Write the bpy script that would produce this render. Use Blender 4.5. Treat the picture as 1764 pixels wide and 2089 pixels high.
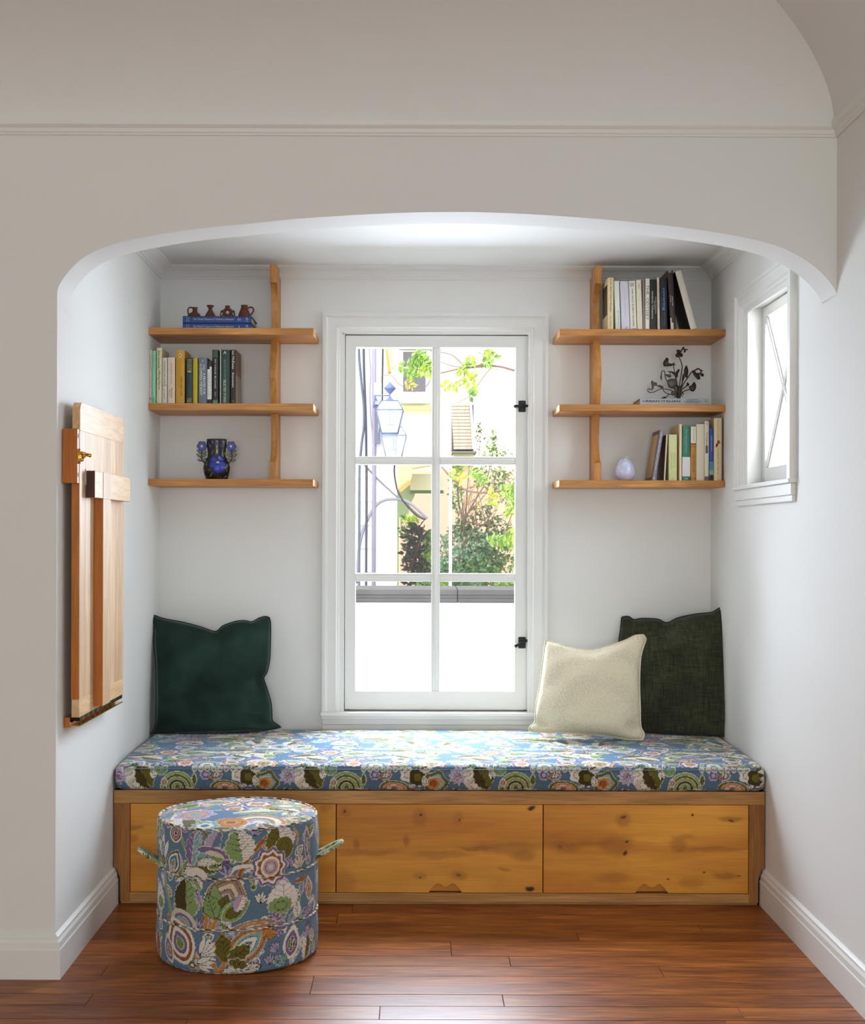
import bpy, bmesh, math, random
import numpy as np
from mathutils import Vector, Matrix
random.seed(7); np.random.seed(7)
PI = math.pi
for o in list(bpy.data.objects): bpy.data.objects.remove(o)
scn = bpy.context.scene
COL = scn.collection
# ------------------------------------------------------------ camera
F, CX, CY, EYE, ROLL = 2700.0, 855.0, 1092.0, 1.253, 0.003
cam_d = bpy.data.cameras.new('camera'); cam = bpy.data.objects.new('camera', cam_d); COL.objects.link(cam)
cam_d.sensor_fit = 'HORIZONTAL'; cam_d.sensor_width = 36.0; cam_d.lens = F/1764*36
cam_d.shift_x = (882-CX)/1764; cam_d.shift_y = (CY-1044.5)/1764
cam.location = (0, 0, EYE); cam.rotation_euler = (PI/2, -ROLL, 0)
cam_d.clip_start = .05; cam_d.clip_end = 200
scn.camera = cam
# ------------------------------------------------------------ world, lights, exposure
w = bpy.data.worlds.new('overcast_sky'); scn.world = w; w.use_nodes = True
bg = w.node_tree.nodes['Background']; bg.inputs[0].default_value = (0.90, 0.96, 1.0, 1); bg.inputs[1].default_value = 4.2
def area(name, loc, rot, sx, sy, power, col):
    d = bpy.data.lights.new(name, 'AREA'); d.shape = 'RECTANGLE'; d.size = sx; d.size_y = sy; d.energy = power; d.color = col
    o = bpy.data.objects.new(name, d); COL.objects.link(o); o.location = loc; o.rotation_euler = rot; return o
# daylight entering by the big windows of the room behind the photographer
area('daylight_rear_windows', (0.0, -4.8, 1.30), (PI/2, 0, .05), 2.4, 1.8, 138, (.89, .95, .95))
area('daylight_left_windows', (-3.1, 1.2, 1.5), (PI/2, 0, -PI/2), 1.8, 1.4, 3, (.92, .97, 1.0))
# daylight falling through the two niche windows
area('daylight_niche_window', (.03, 6.12, 1.85), (-PI/2+.32, 0, 0), 1.2, 1.3, 225, (.74, .86, 1.0))
area('daylight_side_window', (1.38, 4.48, 1.78), (0, PI/2-.45, 0), .6, .46, 8, (.82, .90, 1.0))
vs = scn.view_settings; vs.view_transform = 'Standard'; vs.look = 'None'; vs.exposure = 0; vs.gamma = 1; vs.use_curve_mapping = False
# ------------------------------------------------------------ helpers
def W(px, py, Y):
    dx, dy = px-CX, py-CY
    return Vector(((dx+ROLL*dy)*Y/F, Y, EYE-(dy-ROLL*dx)*Y/F))
def lin(c): return tuple(((v/255)/12.92 if v/255 <= .04045 else ((v/255+.055)/1.055)**2.4) for v in c[:3])
def tag(o, label=None, cat=None, group=None, kind=None):
    for k, v in (('label', label), ('category', cat), ('group', group), ('kind', kind)):
        if v: o[k] = v
    return o
def empty(name, loc, label=None, cat=None, group=None, kind=None, rz=0):
    o = bpy.data.objects.new(name, None); COL.objects.link(o); o.location = loc; o.rotation_euler = (0, 0, rz)
    o.empty_display_size = .05
    bpy.context.view_layer.update() if False else None
    return tag(o, label, cat, group, kind)
class MB:
    def __init__(s): s.v = []; s.f = []; s.sm = []
    def add(s, v, f, smooth=False):
        n = len(s.v); s.v += [tuple(p) for p in v]; s.f += [tuple(i+n for i in q) for q in f]; s.sm += [smooth]*len(f)
    def box(s, a, b):
        x0, y0, z0 = a; x1, y1, z1 = b
        s.add([(x0,y0,z0),(x1,y0,z0),(x1,y1,z0),(x0,y1,z0),(x0,y0,z1),(x1,y0,z1),(x1,y1,z1),(x0,y1,z1)],
              [(0,3,2,1),(4,5,6,7),(0,1,5,4),(1,2,6,5),(2,3,7,6),(3,0,4,7)])
    def tube(s, pts, r, n=8, caps=True):
        pts = [Vector(p) for p in pts]; N = len(pts)
        rs = r if isinstance(r, (list, tuple)) else [r]*N
        t0 = (pts[1]-pts[0]).normalized(); u = t0.orthogonal().normalized(); rings = []
        for i, p in enumerate(pts):
            t = (pts[min(i+1,N-1)]-pts[max(i-1,0)]).normalized()
            u = (u-t*u.dot(t)).normalized(); w_ = t.cross(u)
            rings += [p+(u*math.cos(2*PI*k/n)+w_*math.sin(2*PI*k/n))*rs[i] for k in range(n)]
        f = [(i*n+k, i*n+(k+1) % n, (i+1)*n+(k+1) % n, (i+1)*n+k) for i in range(N-1) for k in range(n)]
        if caps: f += [tuple(range(n))[::-1], tuple((N-1)*n+k for k in range(n))]
        s.add(rings, f, True)
    def lathe(s, prof, c=(0,0,0), n=32, sx=1, sy=1):
        v = []
        for r, z in prof:
            v += [(c[0]+r*sx*math.cos(2*PI*k/n), c[1]+r*sy*math.sin(2*PI*k/n), c[2]+z) for k in range(n)]
        f = [(i*n+k, i*n+(k+1) % n, (i+1)*n+(k+1) % n, (i+1)*n+k) for i in range(len(prof)-1) for k in range(n)]
        f += [tuple(range(n))[::-1], tuple((len(prof)-1)*n+k for k in range(n))]
        s.add(v, f, True)
    def prism(s, poly, fn, t0, t1):
        """polygon (2-D list) extruded: fn(a,b,t)->3-D"""
        n = len(poly)
        v = [fn(a, b, t0) for a, b in poly]+[fn(a, b, t1) for a, b in poly]
        s.add(v, [tuple(range(n)), tuple(range(n, 2*n))[::-1]]+[(i, i+n, (i+1) % n+n, (i+1) % n) for i in range(n)])
    def grid(s, P, smooth=True):
        nu, nv = len(P), len(P[0])
        s.add([p for r in P for p in r], [(i*nv+j, (i+1)*nv+j, (i+1)*nv+j+1, i*nv+j+1) for i in range(nu-1) for j in range(nv-1)], smooth)
    def build(s, name, mat, parent=None, bevel=0, recalc=True, origin=None, segs=2):
        me = bpy.data.meshes.new(name); me.from_pydata(s.v, [], s.f)
        me.polygons.foreach_set('use_smooth', s.sm)
        if recalc or bevel:
            bm = bmesh.new(); bm.from_mesh(me)
            if recalc: bmesh.ops.recalc_face_normals(bm, faces=bm.faces)
            if bevel:
                ed = [e for e in bm.edges if len(e.link_faces) == 2 and e.calc_face_angle(0) > .6]
                bmesh.ops.bevel(bm, geom=ed, offset=bevel, segments=segs, profile=.5, affect='EDGES')
            bm.to_mesh(me); bm.free()
        if origin is None:
            co = np.empty(len(me.vertices)*3); me.vertices.foreach_get('co', co); co = co.reshape(-1, 3)
            mn, mx = co.min(0), co.max(0); origin = ((mn[0]+mx[0])/2, (mn[1]+mx[1])/2, mn[2])
        origin = Vector(origin)
        me.transform(Matrix.Translation(-origin)); me.update()
        if mat: me.materials.append(mat)
        o = bpy.data.objects.new(name, me); COL.objects.link(o); o.location = origin
        if parent is not None: adopt(o, parent)
        return o
def wm(o):
    m = o.matrix_basis.copy()
    return wm(o.parent) @ o.matrix_parent_inverse @ m if o.parent else m
def adopt(o, parent):
    o.parent = parent; o.matrix_parent_inverse = wm(parent).inverted()
def struct(o): o['kind'] = 'structure'; return o
def boxo(name, a, b, mat, parent=None, bevel=0, **k):
    m = MB(); m.box(a, b); return m.build(name, mat, parent, bevel, **k)
def sweep(m, path, prof, closed=False):
    """path: plan points (x,y); prof: (offset to the LEFT of travel, z); mitred"""
    P = [Vector(p) for p in path]; n = len(P); offs = []
    for i in range(n):
        dirs = []
        if i > 0 or closed: dirs.append((P[i]-P[i-1]).normalized())
        if i < n-1 or closed: dirs.append((P[(i+1) % n]-P[i]).normalized())
        ns = [Vector((-d.y, d.x)) for d in dirs]
        b = sum(ns, Vector((0, 0))).normalized(); b /= max(.2, b.dot(ns[0])); offs.append(b)
    k = len(prof)
    v = [(P[i].x+offs[i].x*d, P[i].y+offs[i].y*d, z) for i in range(n) for d, z in prof]
    f = [(i*k+j, i*k+(j+1) % k, (i+1)*k+(j+1) % k, (i+1)*k+j) for i in range(n-1) for j in range(k)]
    f += [tuple(range(k)), tuple((n-1)*k+j for j in range(k))]
    m.add(v, f)
def crom(pts, n=6, closed=True):
    pts = [np.array(p, float) for p in pts]; N = len(pts); out = []
    for i in range(N if closed else N-1):
        if closed: a, b, c, d = pts[i-1], pts[i], pts[(i+1) % N], pts[(i+2) % N]
        else: a, b, c, d = pts[max(i-1,0)], pts[i], pts[i+1], pts[min(i+2,N-1)]
        for k in range(n):
            t = k/n
            out.append(.5*((2*b)+(-a+c)*t+(2*a-5*b+4*c-d)*t*t+(-a+3*b-3*c+d)*t**3))
    if not closed: out.append(pts[-1])
    return out
# ------------------------------------------------------------ materials
def mat(name, col, rough=.5, metal=0, spec=.5, bump=0, bscale=200, var=0, vscale=8, sheen=0, coat=0, trans=0, alpha=1, emit=None):
    m = bpy.data.materials.new(name); m.use_nodes = True; nt = m.node_tree; p = nt.nodes['Principled BSDF']
    c = lin(col); p.inputs['Base Color'].default_value = (*c, 1); p.inputs['Roughness'].default_value = rough
    p.inputs['Metallic'].default_value = metal; p.inputs['Specular IOR Level'].default_value = spec
    if sheen: p.inputs['Sheen Weight'].default_value = sheen; p.inputs['Sheen Roughness'].default_value = .4
    if coat: p.inputs['Coat Weight'].default_value = coat; p.inputs['Coat Roughness'].default_value = .1
    tc = nt.nodes.new('ShaderNodeTexCoord')
    if var:
        nz = nt.nodes.new('ShaderNodeTexNoise'); nz.inputs['Scale'].default_value = vscale; nz.inputs['Detail'].default_value = 4
        nt.links.new(tc.outputs['Object'], nz.inputs['Vector'])
        mx = nt.nodes.new('ShaderNodeMixRGB'); nt.links.new(nz.outputs['Fac'], mx.inputs[0])
        mx.inputs[1].default_value = (*[v*(1-var) for v in c], 1); mx.inputs[2].default_value = (*[min(1, v*(1+var)) for v in c], 1)
        nt.links.new(mx.outputs[0], p.inputs['Base Color'])
    if bump:
        nb = nt.nodes.new('ShaderNodeTexNoise'); nb.inputs['Scale'].default_value = bscale; nb.inputs['Detail'].default_value = 3
        nt.links.new(tc.outputs['Object'], nb.inputs['Vector'])
        b = nt.nodes.new('ShaderNodeBump'); b.inputs['Strength'].default_value = bump; b.inputs['Distance'].default_value = .002
        nt.links.new(nb.outputs['Fac'], b.inputs['Height']); nt.links.new(b.outputs[0], p.inputs['Normal'])
    return m
def wood(name, c1, c2, axis='X', rough=.4, scale=1.0, knots=(), fine=.35, rnd=.12, ring=0.5, coat=.0, spec=.35):
    """straight grained wood; knots: (x, z, rx, rz, strength) in object space"""
    m = bpy.data.materials.new(name); m.use_nodes = True; nt = m.node_tree; N, L = nt.nodes.new, nt.links.new
    p = nt.nodes['Principled BSDF']; p.inputs['Roughness'].default_value = rough; p.inputs['Coat Weight'].default_value = coat; p.inputs['Specular IOR Level'].default_value = spec
    tc = N('ShaderNodeTexCoord'); oi = N('ShaderNodeObjectInfo')
    off = N('ShaderNodeVectorMath'); off.operation = 'SCALE'; off.inputs[0].default_value = (37, 17, 23); L(oi.outputs['Random'], off.inputs['Scale'])
    ad = N('ShaderNodeVectorMath'); L(tc.outputs['Object'], ad.inputs[0]); L(off.outputs[0], ad.inputs[1])
    def noise(sc, det, dist=0):
        mp = N('ShaderNodeMapping'); mp.inputs['Scale'].default_value = sc; L(ad.outputs[0], mp.inputs[0])
        n = N('ShaderNodeTexNoise'); n.inputs['Scale'].default_value = 1; n.inputs['Detail'].default_value = det; n.inputs['Distortion'].default_value = dist
        L(mp.outputs[0], n.inputs['Vector']); return n.outputs['Fac']
    ax = 'XYZ'.index(axis)
    def sc(lo, hi): return tuple(lo*scale if i == ax else hi*scale for i in range(3))
    big = noise(sc(1.6, 9), 3, .8); fin = noise(sc(9, 220), 3, .2)
    wv = N('ShaderNodeMath'); wv.operation = 'SINE'; mu = N('ShaderNodeMath'); mu.operation = 'MULTIPLY'; mu.inputs[1].default_value = 46
    L(noise(sc(.9, 7), 2, .4), mu.inputs[0]); L(mu.outputs[0], wv.inputs[0])
    def mixv(a, b, f, op='MIX'):
        x = N('ShaderNodeMixRGB'); x.blend_type = op
        for s, v in ((0, f), (1, a), (2, b)):
            if isinstance(v, (int, float)): x.inputs[s].default_value = v if s == 0 else (v, v, v, 1)
            elif isinstance(v, tuple): x.inputs[s].default_value = (*v, 1) if len(v) == 3 else v
            else: L(v, x.inputs[s])
        return x.outputs[0]
    rp = N('ShaderNodeMapRange'); rp.inputs[1].default_value = .3; rp.inputs[2].default_value = .7; L(big, rp.inputs[0])
    base = mixv(lin(c1), lin(c2), rp.outputs[0])
    rr = N('ShaderNodeMapRange'); rr.inputs[1].default_value = -1; rr.inputs[2].default_value = 1; rr.inputs[3].default_value = 1-ring*.35; rr.inputs[4].default_value = 1.0
    L(wv.outputs[0], rr.inputs[0]); base = mixv(base, rr.outputs[0], 1.0, 'MULTIPLY')
    fr = N('ShaderNodeMapRange'); fr.inputs[1].default_value = .35; fr.inputs[2].default_value = .6; fr.inputs[3].default_value = 1-fine; fr.inputs[4].default_value = 1.0
    L(fin, fr.inputs[0]); base = mixv(base, fr.outputs[0], 1.0, 'MULTIPLY')
    hr = N('ShaderNodeMapRange'); hr.inputs[3].default_value = 1-rnd; hr.inputs[4].default_value = 1+rnd; L(oi.outputs['Random'], hr.inputs[0])
    base = mixv(base, hr.outputs[0], 1.0, 'MULTIPLY')
    if knots:
        wn = N('ShaderNodeTexNoise'); wn.inputs['Scale'].default_value = 14; wn.inputs['Detail'].default_value = 3; L(tc.outputs['Object'], wn.inputs['Vector'])
        sub = N('ShaderNodeVectorMath'); sub.operation = 'MULTIPLY_ADD'; L(wn.outputs['Color'], sub.inputs[0]); sub.inputs[1].default_value = (.035,)*3; L(tc.outputs['Object'], sub.inputs[2])
        for (kx, kz, rx, rz, st, kc) in knots:
            mp = N('ShaderNodeVectorMath'); mp.operation = 'SUBTRACT'; L(sub.outputs[0], mp.inputs[0]); mp.inputs[1].default_value = (kx+.0175, 0, kz+.0175)
            m2 = N('ShaderNodeVectorMath'); m2.operation = 'MULTIPLY'; L(mp.outputs[0], m2.inputs[0]); m2.inputs[1].default_value = (1/rx, 0, 1/rz)
            ln = N('ShaderNodeVectorMath'); ln.operation = 'LENGTH'; L(m2.outputs[0], ln.inputs[0])
            mr = N('ShaderNodeMapRange'); mr.interpolation_type = 'SMOOTHSTEP'; mr.inputs[1].default_value = .35; mr.inputs[2].default_value = 1; mr.inputs[3].default_value = st; mr.inputs[4].default_value = 0
            L(ln.outputs['Value'], mr.inputs[0]); base = mixv(base, lin(kc), mr.outputs[0])
    L(base, p.inputs['Base Color'])
    b = N('ShaderNodeBump'); b.inputs['Strength'].default_value = .12; b.inputs['Distance'].default_value = .001; L(fin, b.inputs['Height']); L(b.outputs[0], p.inputs['Normal'])
    return m
def attrmat(name, rough=.9, sheen=.1, sx=900, sz=900, bump=.5):
    m = bpy.data.materials.new(name); m.use_nodes = True; nt = m.node_tree; N, L = nt.nodes.new, nt.links.new
    p = nt.nodes['Principled BSDF']; p.inputs['Roughness'].default_value = rough; p.inputs['Specular IOR Level'].default_value = .2
    p.inputs['Sheen Weight'].default_value = sheen; p.inputs['Sheen Roughness'].default_value = .5
    a = N('ShaderNodeAttribute'); a.attribute_name = 'weave'
    tc = N('ShaderNodeTexCoord')
    nz = N('ShaderNodeTexNoise'); nz.inputs['Scale'].default_value = 420; L(tc.outputs['Object'], nz.inputs['Vector'])
    mr = N('ShaderNodeMapRange'); mr.inputs[1].default_value = .3; mr.inputs[2].default_value = .7; mr.inputs[3].default_value = .74; mr.inputs[4].default_value = 1.2; L(nz.outputs['Fac'], mr.inputs[0])
    mx = N('ShaderNodeMixRGB'); mx.blend_type = 'MULTIPLY'; mx.inputs[0].default_value = 1; L(a.outputs['Color'], mx.inputs[1]); L(mr.outputs[0], mx.inputs[2])
    L(mx.outputs[0], p.inputs['Base Color'])
    b = N('ShaderNodeBump'); b.inputs['Strength'].default_value = bump; b.inputs['Distance'].default_value = .001; L(nz.outputs['Fac'], b.inputs['Height']); L(b.outputs[0], p.inputs['Normal'])
    return m
PAINT = mat('white_plaster', (236, 235, 231), .75, bump=.12, bscale=60, spec=.25)
TRIM = mat('white_gloss_paint', (236, 235, 230), .42, spec=.4)
GROOVE = mat('shadow_gap', (60, 52, 44), .9)
FLOORM = wood('stained_oak_floor', (200, 118, 50), (146, 70, 24), 'X', .38, 1.0, fine=.6, rnd=.14, ring=.85, coat=.04, spec=.28)
SHELFW = wood('honey_shelf_wood', (226, 160, 88), (200, 130, 58), 'X', .42, 1, fine=.28, rnd=.05, ring=.6)
BRACKW = wood('honey_bracket_wood', (226, 162, 90), (190, 124, 56), 'Z', .42, 1.4, fine=.18, rnd=.04, ring=.5)
BOARDW = wood('pale_maple_board', (240, 200, 152), (220, 178, 134), 'Z', .45, 1.2, fine=.2, rnd=.1, ring=.4)
BOARDY = wood('pale_maple_bread_end', (242, 204, 156), (228, 182, 128), 'Y', .45, 1.2, fine=.2, rnd=.05, ring=.3)
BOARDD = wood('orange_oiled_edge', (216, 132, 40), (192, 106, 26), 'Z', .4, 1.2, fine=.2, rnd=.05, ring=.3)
BENCHW = wood('oiled_bench_frame', (214, 160, 94), (190, 132, 70), 'X', .42, 1, fine=.3, rnd=.05, ring=.5)
BENCHV = wood('oiled_bench_stile', (178, 118, 60), (150, 94, 44), 'Z', .42, 1, fine=.3, rnd=.05, ring=.5)
BRASS = mat('polished_brass', (226, 178, 84), .22, metal=1)
BLACKI = mat('black_iron', (22, 22, 24), .5, spec=.4)
GLASS = bpy.data.materials.new('clear_glass'); GLASS.use_nodes = True
_n = GLASS.node_tree; _n.nodes.clear()
_o = _n.nodes.new('ShaderNodeOutputMaterial'); _t = _n.nodes.new('ShaderNodeBsdfTransparent'); _g = _n.nodes.new('ShaderNodeBsdfGlossy'); _g.inputs['Roughness'].default_value = .02
_f = _n.nodes.new('ShaderNodeFresnel'); _f.inputs[0].default_value = 1.18; _x = _n.nodes.new('ShaderNodeMixShader')
_ge = _n.nodes.new('ShaderNodeNewGeometry'); _mm = _n.nodes.new('ShaderNodeMath'); _mm.operation = 'SUBTRACT'; _mm.use_clamp = True; _m3 = _n.nodes.new('ShaderNodeMath'); _m3.operation = 'MULTIPLY'
_mm.inputs[0].default_value = 1; _n.links.new(_ge.outputs['Backfacing'], _mm.inputs[1]); _n.links.new(_mm.outputs[0], _m3.inputs[0]); _n.links.new(_f.outputs[0], _m3.inputs[1]); _n.links.new(_m3.outputs[0], _x.inputs[0]); _n.links.new(_t.outputs[0], _x.inputs[1]); _n.links.new(_g.outputs[0], _x.inputs[2]); _n.links.new(_x.outputs[0], _o.inputs[0])
# ============================================================ ROOM SHELL
YB, YF, YFI = 5.35, 3.74, 3.88          # niche back wall, arch wall face, arch wall inner face
XR, XL0 = 1.177, -3.3
ZC = 2.334                               # niche ceiling
def XL(y): return -1.048+(YB-y)*.0145
# back wall with window hole
wl = W(700, 0, YB).x; wr = W(1082, 0, YB).x; wt = W(880, 680, YB).z; wb = W(880, 1452, YB).z
m = MB()
for (x0, x1, z0, z1) in ((-1.3, wl, -.1, 2.6), (wr, 1.45, -.1, 2.6), (wl, wr, -.1, wb), (wl, wr, wt, 2.6)): m.box((x0, YB, z0), (x1, YB+.16, z1))
struct(m.build('wall_back', PAINT, recalc=False))
# niche left wall (slightly out of square, as photographed)
m = MB(); a, b = XL(YF), XL(YB)
m.prism([(XL(YFI), YFI), (b, YB), (b-.12, YB), (XL(YFI)-.12, YFI)], lambda x, y, t: (x, y, t), -.1, 2.6)
struct(m.build('wall_niche_left', PAINT))
# right wall with side window hole
sy0, sy1, sz0, sz1 = 4.225, 4.745, 1.435, 2.072
m = MB()
for (y0, y1, z0, z1) in ((-5.2, sy0, -.1, 3.0), (sy1, YB+.16, -.1, 3.0), (sy0, sy1, -.1, sz0), (sy0, sy1, sz1, 3.0)): m.box((XR, y0, z0), (XR+.16, y1, z1))
struct(m.build('wall_right', PAINT, recalc=False))
# arch wall
arch_px = [(116,625),(116.5,603),(120.5,582.7),(136,558.6),(158.7,534.5),(181,519),(210,506),(255,492),(340,476),(419.5,465),(500,457),(600,447),(700,440),(800,435),(900,432.5),(1000,433.5),(1100,438),(1200,445),(1300,454),(1400,465.5),(1500,481),(1579,500),(1626,521),(1658,542),(1684,566),(1700,587),(1709,604)]
ac = crom([(W(x, y, YF).x, W(x, y, YF).z) for x, y in arch_px], 6, False)
ac = [(float(p[0]), float(p[1])) for p in ac]
ac[0] = (XL(YF), ac[0][1]); ac = [(max(XL(YF), min(XR, x)), z) for x, z in ac]
ac[-1] = (XR, ac[-1][1])
m = MB(); TOPZ = 3.0
pf = [(x, YF, z) for x, z in ac]; n = len(ac)
m.add([(x, YF, z) for x, z in ac]+[(x, YF, TOPZ) for x, z in ac], [(i, i+1, n+i+1, n+i) for i in range(n-1)])
m.add([(x, YFI, z) for x, z in ac]+[(x, YFI, TOPZ) for x, z in ac], [(i, n+i, n+i+1, i+1) for i in range(n-1)])
m.add([(x, YF, z) for x, z in ac]+[(x, YFI, z) for x, z in ac], [(i, n+i, n+i+1, i+1) for i in range(n-1)], True)
m.add([(ac[0][0], YF, TOPZ), (XR, YF, TOPZ), (XR, YFI, TOPZ), (ac[0][0], YFI, TOPZ)], [(0, 1, 2, 3)])
m.prism([(XL0, YF), (XL(YF), YF), (XL(YFI), YFI), (XL0, YFI)], lambda x, y, t: (x, y, t), -.1, TOPZ)
struct(m.build('wall_front', PAINT))
# unseen side of the room the camera stands in
struct(boxo('wall_left', (XL0-.1, -5.2, -.1), (XL0, YFI, 3.0), PAINT))
struct(boxo('wall_rear', (XL0, -5.3, -.1), (XR+.16, -5.2, 3.0), PAINT))
# niche ceiling
struct(boxo('ceiling_niche', (-1.2, YFI, ZC), (XR, YB, ZC+.1), PAINT))
# coved ceiling of the front room
ZM = 2.418; CA, CB = .75, .36
prof = [(CA*(1-math.cos(t)), CB*math.sin(t)) for t in [PI/2*i/24 for i in range(25)]]
m = MB()
m.grid([[(XL0, YF-d-.012, ZM-.004+h), (XR-d-.012, YF-d-.012, ZM-.004+h)] for d, h in prof])
m.grid([[(XR-d-.012, YF-d-.012, ZM-.004+h), (XR-d-.012, -5.2, ZM-.004+h)] for d, h in prof])
m.add([(XL0, -5.2, ZM+CB-.004), (XR-CA-.012, -5.2, ZM+CB-.004), (XR-CA-.012, YF-CA-.012, ZM+CB-.004), (XL0, YF-CA-.012, ZM+CB-.004)], [(0, 1, 2, 3)])
struct(m.build('ceiling', PAINT, recalc=False))
# picture rail of the front room  (travel so that the room is on the left)
rail = [(0, 2.380), (.006, 2.380), (.008, 2.386), (.011, 2.388), (.013, 2.398), (.018, 2.402), (.022, 2.406), (.024, 2.418), (0, 2.4185)]
m = MB(); sweep(m, [(XR, -5.2), (XR, YF), (XL0, YF)], rail); struct(m.build('trim_1', TRIM))
# niche crown moulding
crown = [(0, 2.286), (.006, 2.286), (.008, 2.292), (.013, 2.294), (.018, 2.302), (.030, 2.314), (.044, 2.320), (.046, 2.323), (.054, 2.325), (.054, 2.3345), (0, 2.3345)]
m = MB(); sweep(m, [(XR, YFI), (XR, YB), (XL(YB), YB), (XL(YFI), YFI)], crown); struct(m.build('trim_2', TRIM))
# baseboards
bp = [(0, 0), (.018, 0), (.018, .082), (.0155, .086), (.0145, .102), (.010, .110), (.0095, .117), (.005, .121), (0, .124)]
YBN = 4.49                                # bench front
m = MB(); sweep(m, [(XR, -5.2), (XR, YBN+.01)], bp); struct(m.build('baseboard_right', TRIM))
m = MB(); sweep(m, [(XL(YBN), YBN+.01), (XL(YF), YF), (XL0, YF)], bp); struct(m.build('baseboard_left', TRIM))
# floor: sub-floor and planks
fl = struct(boxo('floor', (XL0, -5.2, -.05), (XR+.05, YB, -.0115), GROOVE))
struct(boxo('floor_rear', (XL0, -5.2, -.0114), (XR, -1.05, 0), FLOORM))
edges = [4.66, 4.50, 4.385, 4.266, 4.185, 4.09, 3.943, 3.85, 3.762, 3.612, 3.522, 3.424]
while edges[-1] > -1.0: edges.append(edges[-1]-random.choice([.09, .11, .14]))
cuts = {1: [-.22], 2: [-.264], 3: [.9], 4: [-.7, .5], 5: [.1], 6: [-.55, .27], 7: [-.9, .7], 8: [-.295], 9: [-.885, .23], 10: [-.1, .85]}
G = .0011
for i in range(len(edges)-1):
    y1, y0 = edges[i]-G, edges[i+1]+G
    xs = [XL0+.02]+sorted(cuts.get(i, [random.uniform(-2.6, -1.8), random.uniform(-1.2, -.1), random.uniform(.3, 1.0)]))+[XR]
    if y0 > YF: xs[0] = -1.03
    elif i in cuts: xs.insert(1, random.uniform(-2.4, -1.6))
    for a, b in zip(xs[:-1], xs[1:]):
        dz = random.uniform(-.0004, 0)
        mm = MB(); mm.box((a+G*.6, y0, -.011), (b-G*.6, y1, dz)); o = mm.build('floor_plank', FLOORM, fl, bevel=.0006, segs=1)
# ============================================================ WINDOW 1 (back wall)
win = struct(empty('window_1', W(880, 1452, YB-.01)))
def PX(x, y=1060): return W(x, y, YB).x
def PZ(y): return W(880, y, YB).z
# casing: mitred profile around three sides (frame plane XZ)
cprof = [(0, 0), (0, .030), (.012, .032), (.015, .022), (.022, .018), (.056, .022), (.060, .014), (.066, .013), (.070, .008), (.078, .008), (.080, 0)]
def frame3(m, x0, x1, z0, z1, prof, yw, sgn=-1, four=False):
    """outer rectangle; profile (inset, protrusion)"""
    k = len(prof); P = []
    for cx, cz, sx, sz in ((x0, z0, 1, 1 if four else 0), (x0, z1, 1, -1), (x1, z1, -1, -1), (x1, z0, -1, 1 if four else 0)):
        P.append([(cx+sx*d, yw+sgn*t, cz+sz*d) for d, t in prof])
    if four: P.append(P[0])
    v = [p for r in P for p in r]
    f = [(i*k+j, i*k+j+1, (i+1)*k+j+1, (i+1)*k+j) for i in range(len(P)-1) for j in range(k-1)]
    m.add(v, f)
m = MB(); frame3(m, PX(658), PX(1116), PZ(1452), PZ(641), cprof, YB); m.build('casing', TRIM, win)
# jamb lining
YS = YB+.012
x0, x1, z1, z0 = PX(699.5), PX(1083.5), PZ(680), PZ(1452)
m = MB(); m.box((x0-.012, YB-.006, z0), (x0+.006, YB+.15, z1)); m.box((x1-.006, YB-.006, z0), (x1+.012, YB+.15, z1)); m.box((x0-.012, YB-.006, z1-.004), (x1+.012, YB+.15, z1+.012)); m.box((x0-.012, YB+.004, z0-.02), (x1+.012, YB+.15, z0+.001))
m.box((x0+.006, YB+.050, z0), (x0+.030, YB+.060, z1)); m.box((x1-.030, YB+.050, z0), (x1-.006, YB+.060, z1)); m.box((x0+.006, YB+.050, z1-.030), (x1-.006, YB+.060, z1-.004)); m.box((x0+.006, YB+.050, z0+.001), (x1-.006, YB+.060, z0+.025))
m.build('jamb', TRIM, win)
# sash
sx0, sx1 = PX(704), PX(1079); sz0_, sz1_ = PZ(1448), PZ(684)
gx = [PX(725), PX(880), PX(897.5), PX(1051)]; gz = [PZ(708), PZ(931), PZ(947.5), PZ(1170), PZ(1187), PZ(1411)]
sash = empty('sash', (PX(890), YS, sz0_)); adopt(sash, win)
m = MB(); T = .035
m.box((sx0, YS, sz0_), (gx[0], YS+T, sz1_)); m.box((gx[3], YS, sz0_), (sx1, YS+T, sz1_)); m.box((gx[0], YS, gz[0]), (gx[3], YS+T, sz1_)); m.box((gx[0], YS, sz0_), (gx[3], YS+T, gz[5]))
m.build('sash_frame', TRIM, sash)
def muntin(m, a, b, c, d, vert):
    # stepped profile bar
    if vert:
        m.box((a, YS+.006, c), (b, YS+T-.002, d)); mid = (a+b)/2; m.box((mid-.006, YS+.001, c), (mid+.006, YS+.006, d))
    else:
        m.box((a, YS+.0055, c), (b, YS+T-.003, d)); mid = (c+d)/2; m.box((a, YS+.0015, mid-.006), (b, YS+.0055, mid+.006))
m = MB(); muntin(m, gx[1], gx[2], gz[5], gz[0], True); m.build('muntin', TRIM, sash, bevel=.0015, segs=1)
for a, b in ((gz[2], gz[1]), (gz[4], gz[3])):
    for xa, xb in ((gx[0], gx[1]), (gx[2], gx[3])):
        m = MB(); muntin(m, xa, xb, a, b, False); m.build('muntin', TRIM, sash, bevel=.0015, segs=1)
for a, b in ((gz[1], gz[0]), (gz[3], gz[2]), (gz[5], gz[4])):
    for xa, xb in ((gx[0], gx[1]), (gx[2], gx[3])): boxo('pane', (xa, YS+.018, a), (xb, YS+.021, b), GLASS, sash)
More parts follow.
